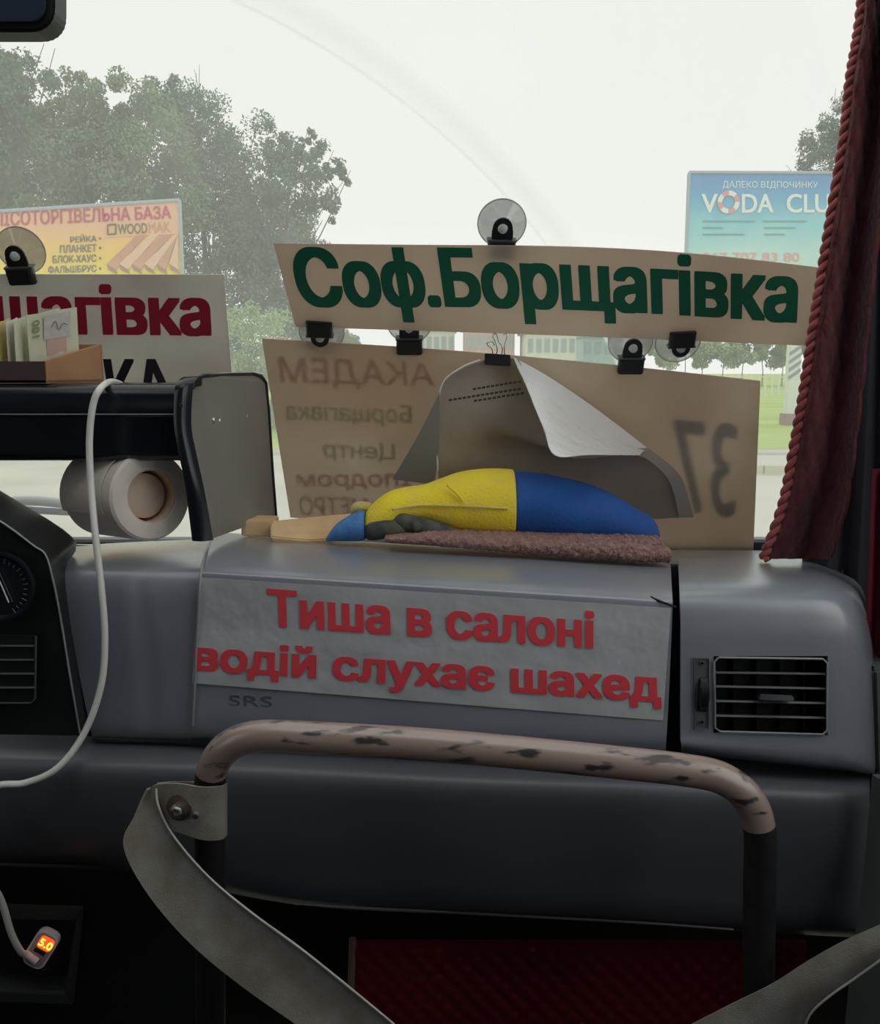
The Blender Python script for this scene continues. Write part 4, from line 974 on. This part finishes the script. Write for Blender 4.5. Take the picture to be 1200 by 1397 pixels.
tw = empty('terry_towel', at(720, 760, 1.25), 'folded brown terry towel lying along the dashboard edge', 'towel')
import random as _r
def towel(name, edge, th, dy, m):
    Vv = []; fs = []; nu = 150; nv = 14
    for k in range(nu+1):
        t_ = k/nu; x = edge[0][0]+(edge[-1][0]-edge[0][0])*t_
        # interpolate y, Y, thickness
        f_ = t_*(len(edge)-1); i = min(int(f_), len(edge)-2); f2 = f_-i
        y = edge[i][1]+(edge[i+1][1]-edge[i][1])*f2; Y = edge[i][2]+(edge[i+1][2]-edge[i][2])*f2; h = (edge[i][3]+(edge[i+1][3]-edge[i][3])*f2)
        c = at(x, y, Y)
        for s in range(nv):
            a_ = -pi/2-pi*s/(nv-1)  # front rounded fold
            rr_ = h*(1+_r.uniform(-.14, .14))
            Vv.append(c+Vector((_r.uniform(-.001, .001), cos(a_)*rr_*1.3, sin(a_)*rr_)))
        Vv.append(c+Vector((0, dy, h))); Vv.append(c+Vector((0, dy, -h)))
    n2 = nv+2
    for k in range(nu):
        for s in range(n2):
            s2 = (s+1) % n2; fs.append((k*n2+s, k*n2+s2, (k+1)*n2+s2, (k+1)*n2+s))
    fs.append(tuple(range(n2-1, -1, -1))); fs.append(tuple(nu*n2+s for s in range(n2)))
    return finish(name, Vv, fs, m, tw)
towel('lower_fold', [(525, 736, 1.22, .003), (560, 737, 1.22, .007), (640, 741, 1.22, .009), (720, 745, 1.22, .010), (800, 749, 1.21, .011), (870, 753, 1.205, .012), (912, 757, 1.20, .010)], 0, .16, towelm)
towel('upper_fold', [(700, 736, 1.235, .004), (760, 738, 1.235, .006), (830, 741, 1.23, .008), (880, 743, 1.225, .009), (905, 747, 1.22, .009)], 0, .13, towelm)

wb = prism('wood_block', [at(329, 710, 1.30), at(372, 711, 1.30), at(372, 733, 1.30), at(329, 731, 1.30)], (0, .05, 0), woodl, bevel=.0015); tag(wb, 'small square wood offcut beside the grey end plate', 'wood')
wp = prism('wood_plank', [at(368, 710, 1.31), at(476, 699, 1.36), at(482, 702, 1.36), at(450, 735, 1.28), at(420, 737, 1.275), at(369, 732, 1.27)], (0, .004, -.010), woodl, bevel=.002); tag(wp, 'pale split wooden plank tucked behind the blue toy cap', 'wood')

# ================================================================== CURTAINS AND RIGHT SIDE
E = [(1176, -30), (1168, 40), (1156, 110), (1147, 190), (1131, 285), (1117, 370), (1104, 450), (1092, 530), (1078, 610), (1062, 690), (1036, 762)]
cu_ = empty('red_curtain', at(1080, 765, 1.22), 'quilted maroon curtain with a braided edge hanging by the windscreen pillar', 'curtain')
rows = []
for k, (x, y) in enumerate(E):
    t_ = k/(len(E)-1); Y = 1.06+.20*t_
    wdt = 50+44*t_
    rows.append([at(x+wdt*u, y, Y-.018*sin(u*pi*2.2)-.03*u) for u in (0, .2, .4, .6, .8, 1.0)])
G = grid(rows, 40, 140)
for j, r2 in enumerate(G):
    for i, p in enumerate(r2): p.y -= .004*sqrt(abs(sin((j*.30+i*.35)))*abs(sin((j*.30-i*.35))))
sheet('cloth', G, .004, curt, cu_)
# braid: two strands twisted along the edge
ep = [at(x+7, y, 1.05+.20*k/(len(E)-1)) for k, (x, y) in enumerate(E)]
for ph in (0, 1, 2):
    P = []
    for s in range(331):
        t_ = s/330; c = cat(ep, t_); tg = (cat(ep, min(t_+.01, 1))-cat(ep, max(t_-.01, 0))).normalized()
        a_ = tg.cross(Vector((0, 1, 0))).normalized(); b_ = tg.cross(a_); th = t_*2*pi*17+ph*2*pi/3
        P.append(c+a_*cos(th)*.0048+b_*sin(th)*.0048)
    tube('braid', P, .0046, curtb, cu_, seg=7)
# dark side curtain
dk = empty('dark_curtain', at(1160, 780, 1.2), 'black side curtain hanging right of the maroon one', 'curtain')
rows = []
for k in range(9):
    t_ = k/8; y = -40+t_*895; xl = 1196-110*t_
    rows.append([at(xl+(1216-xl+10)*u+ (0 if u else 0), y, 1.31-.05*u+.012*sin(u*19)) for u in [q/12 for q in range(13)]])
sheet('cloth', grid(rows, 60, 16), .004, curtd, dk)
sr = empty('red_side_curtain', at(1192, 905, 1.22), 'red curtain sliver at the far right picture edge', 'curtain')
rows = [[at(1194+u*60-10*t_, 640+t_*290, 1.13+.015*sin(u*12)) for u in [q/8 for q in range(9)]] for t_ in (0, .25, .5, .75, 1)]
sheet('cloth', grid(rows, 40, 8), .004, mat('crimson cloth', (.16, .006, .018), .85, bump=(80, .4, .003)), sr)
db = prism('door_cap', [at(1189, 913, 1.10), at(1260, 905, 1.10), at(1260, 1060, 1.10), at(1193, 1058, 1.10)], (0, .1, 0), dash_lo, bevel=.006); tag(db, 'grey plastic door cap right of the dashboard end', 'door trim')
sp = sheet('seat_side', grid([[at(1189, 1056, 1.0), at(1204, 1064, .98), at(1250, 1066, .97)], [at(1184, 1120, 1.0), at(1204, 1122, .98), at(1250, 1122, .97)], [at(1175, 1210, 1.0), at(1200, 1212, .98), at(1250, 1212, .97)], [at(1160, 1320, 1.0), at(1195, 1322, .98), at(1250, 1322, .97)], [at(1150, 1420, 1.0), at(1190, 1420, .98), at(1250, 1420, .97)]], 10, 20), .02, mat('green grey vinyl', (.09, .10, .095), .6)); tag(sp, 'dark grey green seat side at the lower right edge', 'seat')

# ================================================================== GRAB RAIL AND STRAPS
gr = empty('grab_rail', at(660, 1500, .9), 'worn brown painted tubular grab rail in front of the dashboard', 'rail')
def P9(x, y, Y=.90): return at(x, y, Y)
rp = [P9(287, 2600, .92), P9(287, 1500, .92), P9(287, 1250, .915), P9(286, 1120, .91), P9(287, 1062, .905), P9(298, 1032, .90), P9(322, 1012, .895), P9(360, 1004, .89), P9(420, 1006, .885), P9(560, 1014, .88), P9(700, 1026, .875), P9(840, 1040, .87), P9(930, 1050, .87), P9(985, 1062, .87), P9(1022, 1092, .87), P9(1036, 1135, .87), P9(1036, 1200, .87), P9(1034, 1350, .87), P9(1032, 1600, .87), P9(1030, 2600, .87)]
# legs end on the bus floor
rp[0] = Vector((rp[1].x, rp[1].y, .005)); rp[-1] = Vector((rp[-2].x, rp[-2].y, .005))
fine = [cat(rp[1:-1], k/150) for k in range(151)]
kl = next(k for k, p in enumerate(fine) if p.z > at(287, 1046, .91).z-.005); kr = max(k for k, p in enumerate(fine) if p.z > at(1036, 1128, .87).z)
tube('bent_tube', fine[kl:kr+1], .0163, railm, gr, seg=20)
tube('leg', [rp[0]]+fine[:kl+1], .0163, darkrail, gr, seg=20, label='leg with shade in its colour'); tube('leg', fine[kr:]+[rp[-1]], .0163, darkrail, gr, seg=20, label='leg with shade in its colour')
tube('floor_flange', [rp[0], rp[0]+Vector((0, 0, .006))], .035, railm, gr, seg=20); tube('floor_flange', [rp[-1], rp[-1]+Vector((0, 0, .006))], .035, railm, gr, seg=20)

s1 = empty('left_strap', at(300, 1400, .87), 'grey webbing strap bolted round the left bend of the rail', 'strap')
Ls = [(201, 1078, .885), (184, 1112, .88), (168, 1152, .87), (196, 1212, .862), (252, 1280, .855), (322, 1340, .85), (410, 1402, .845), (500, 1462, .84)]
Rs = [(213, 1076, .885), (216, 1100, .88), (236, 1140, .873), (284, 1196, .866), (345, 1247, .86), (420, 1302, .855), (540, 1400, .85), (620, 1470, .845)]
G = grid([[at(*Ls[k]), (at(*Ls[k])+at(*Rs[k]))/2+Vector((0, .004, 0)), at(*Rs[k])] for k in range(8)], 10, 60)
sheet('webbing', G, .0025, strapm, s1)
tube('webbing_edge', [at(x, y, Y-.002) for x, y, Y in Rs], .0012, mat('strap edge', (.55, .55, .50), .8), s1, sub=40, seg=6)
# loop around the tube
lc = at(287, 1104, .91)
rows = []
for (ytop, ybot) in ((0, 0),):
    pass
path = [(203, 1077, .888), (212, 1071, .886), (240, 1069, .878), (275, 1074, .874), (300, 1073, .880), (308, 1070, .893), (309, 1068, .915), (295, 1067, .935), (262, 1066, .93), (235, 1066, .905), (214, 1068, .893)]
hts = [50, 60, 66, 72, 73, 71, 70, 70, 68, 66, 60]
G = grid([[at(*p) for p in path], [at(p[0], p[1]+hts[k], p[2]) for k, p in enumerate(path)]], 44, 10, True)
sheet('loop', G, .002, strapm, s1)
bt = at(244, 1102, .876)
lathe('washer', bt, (-.1, -1, .1), [(.0135, -.004), (.0135, 0), (.008, .001)], mat('rusty steel', (.22, .16, .13), .5, metal=.6, col2=(.12, .08, .06), nscale=80), s1, seg=20)
lathe('bolt', bt+Vector((.001, -.001, -.001)), (-.1, -1, .1), [(.0085, 0), (.0085, .006), (.0055, .007), (.005, .012), (.0035, .012), (.0035, .009), (0, .009)], chrome, s1, seg=6, )
lathe('rivet', at(267, 1112, .872), (0, -1, 0), [(.004, 0), (.003, .003), (0, .0035)], chrome, s1, seg=12)
s2_ = empty('right_strap', at(1120, 1400, .85), 'grey webbing strap crossing the lower right corner', 'strap')
U = [(1225, 1250, .80), (1150, 1284, .815), (1100, 1312, .825), (1050, 1344, .835), (990, 1374, .845), (900, 1420, .85)]
Lw = [(1225, 1292, .795), (1168, 1333, .808), (1130, 1360, .815), (1104, 1385, .822), (1092, 1420, .828), (1080, 1450, .83)]
G = grid([[at(*U[k]), (at(*U[k])+at(*Lw[k]))/2+Vector((0, -.006, 0)), at(*Lw[k])] for k in range(6)], 10, 40)
sheet('webbing', G, .0025, strapm, s2_)
tube('webbing_edge', [at(x, y, Y-.002) for x, y, Y in Lw], .0012, bpy.data.materials['strap edge'], s2_, sub=30, seg=6)

# rear view mirror corner
mc = [(x, y) for x, y in rrect(-40, -40, 228, 166, 30, 6)]
mv = empty('rear_view_mirror', at(-20, -60, .9), 'black rear view mirror corner at the top left', 'mirror')
prism('housing', [at(x, y, .90) for x, y in mc], (0, .03, 0), black, mv, bevel=.004)
tube('stem', [at(-60, -60, .93), Vector((-.47, 1.00, ZT-.02))], .008, black, mv, seg=8)
prism('mirror_glass', [at(x, y, .894) for x, y in rrect(-40, -46, 200, 150, 22, 6)], (0, .004, 0), mat('dark mirror', (.05, .07, .11), .1, metal=.3), mv)
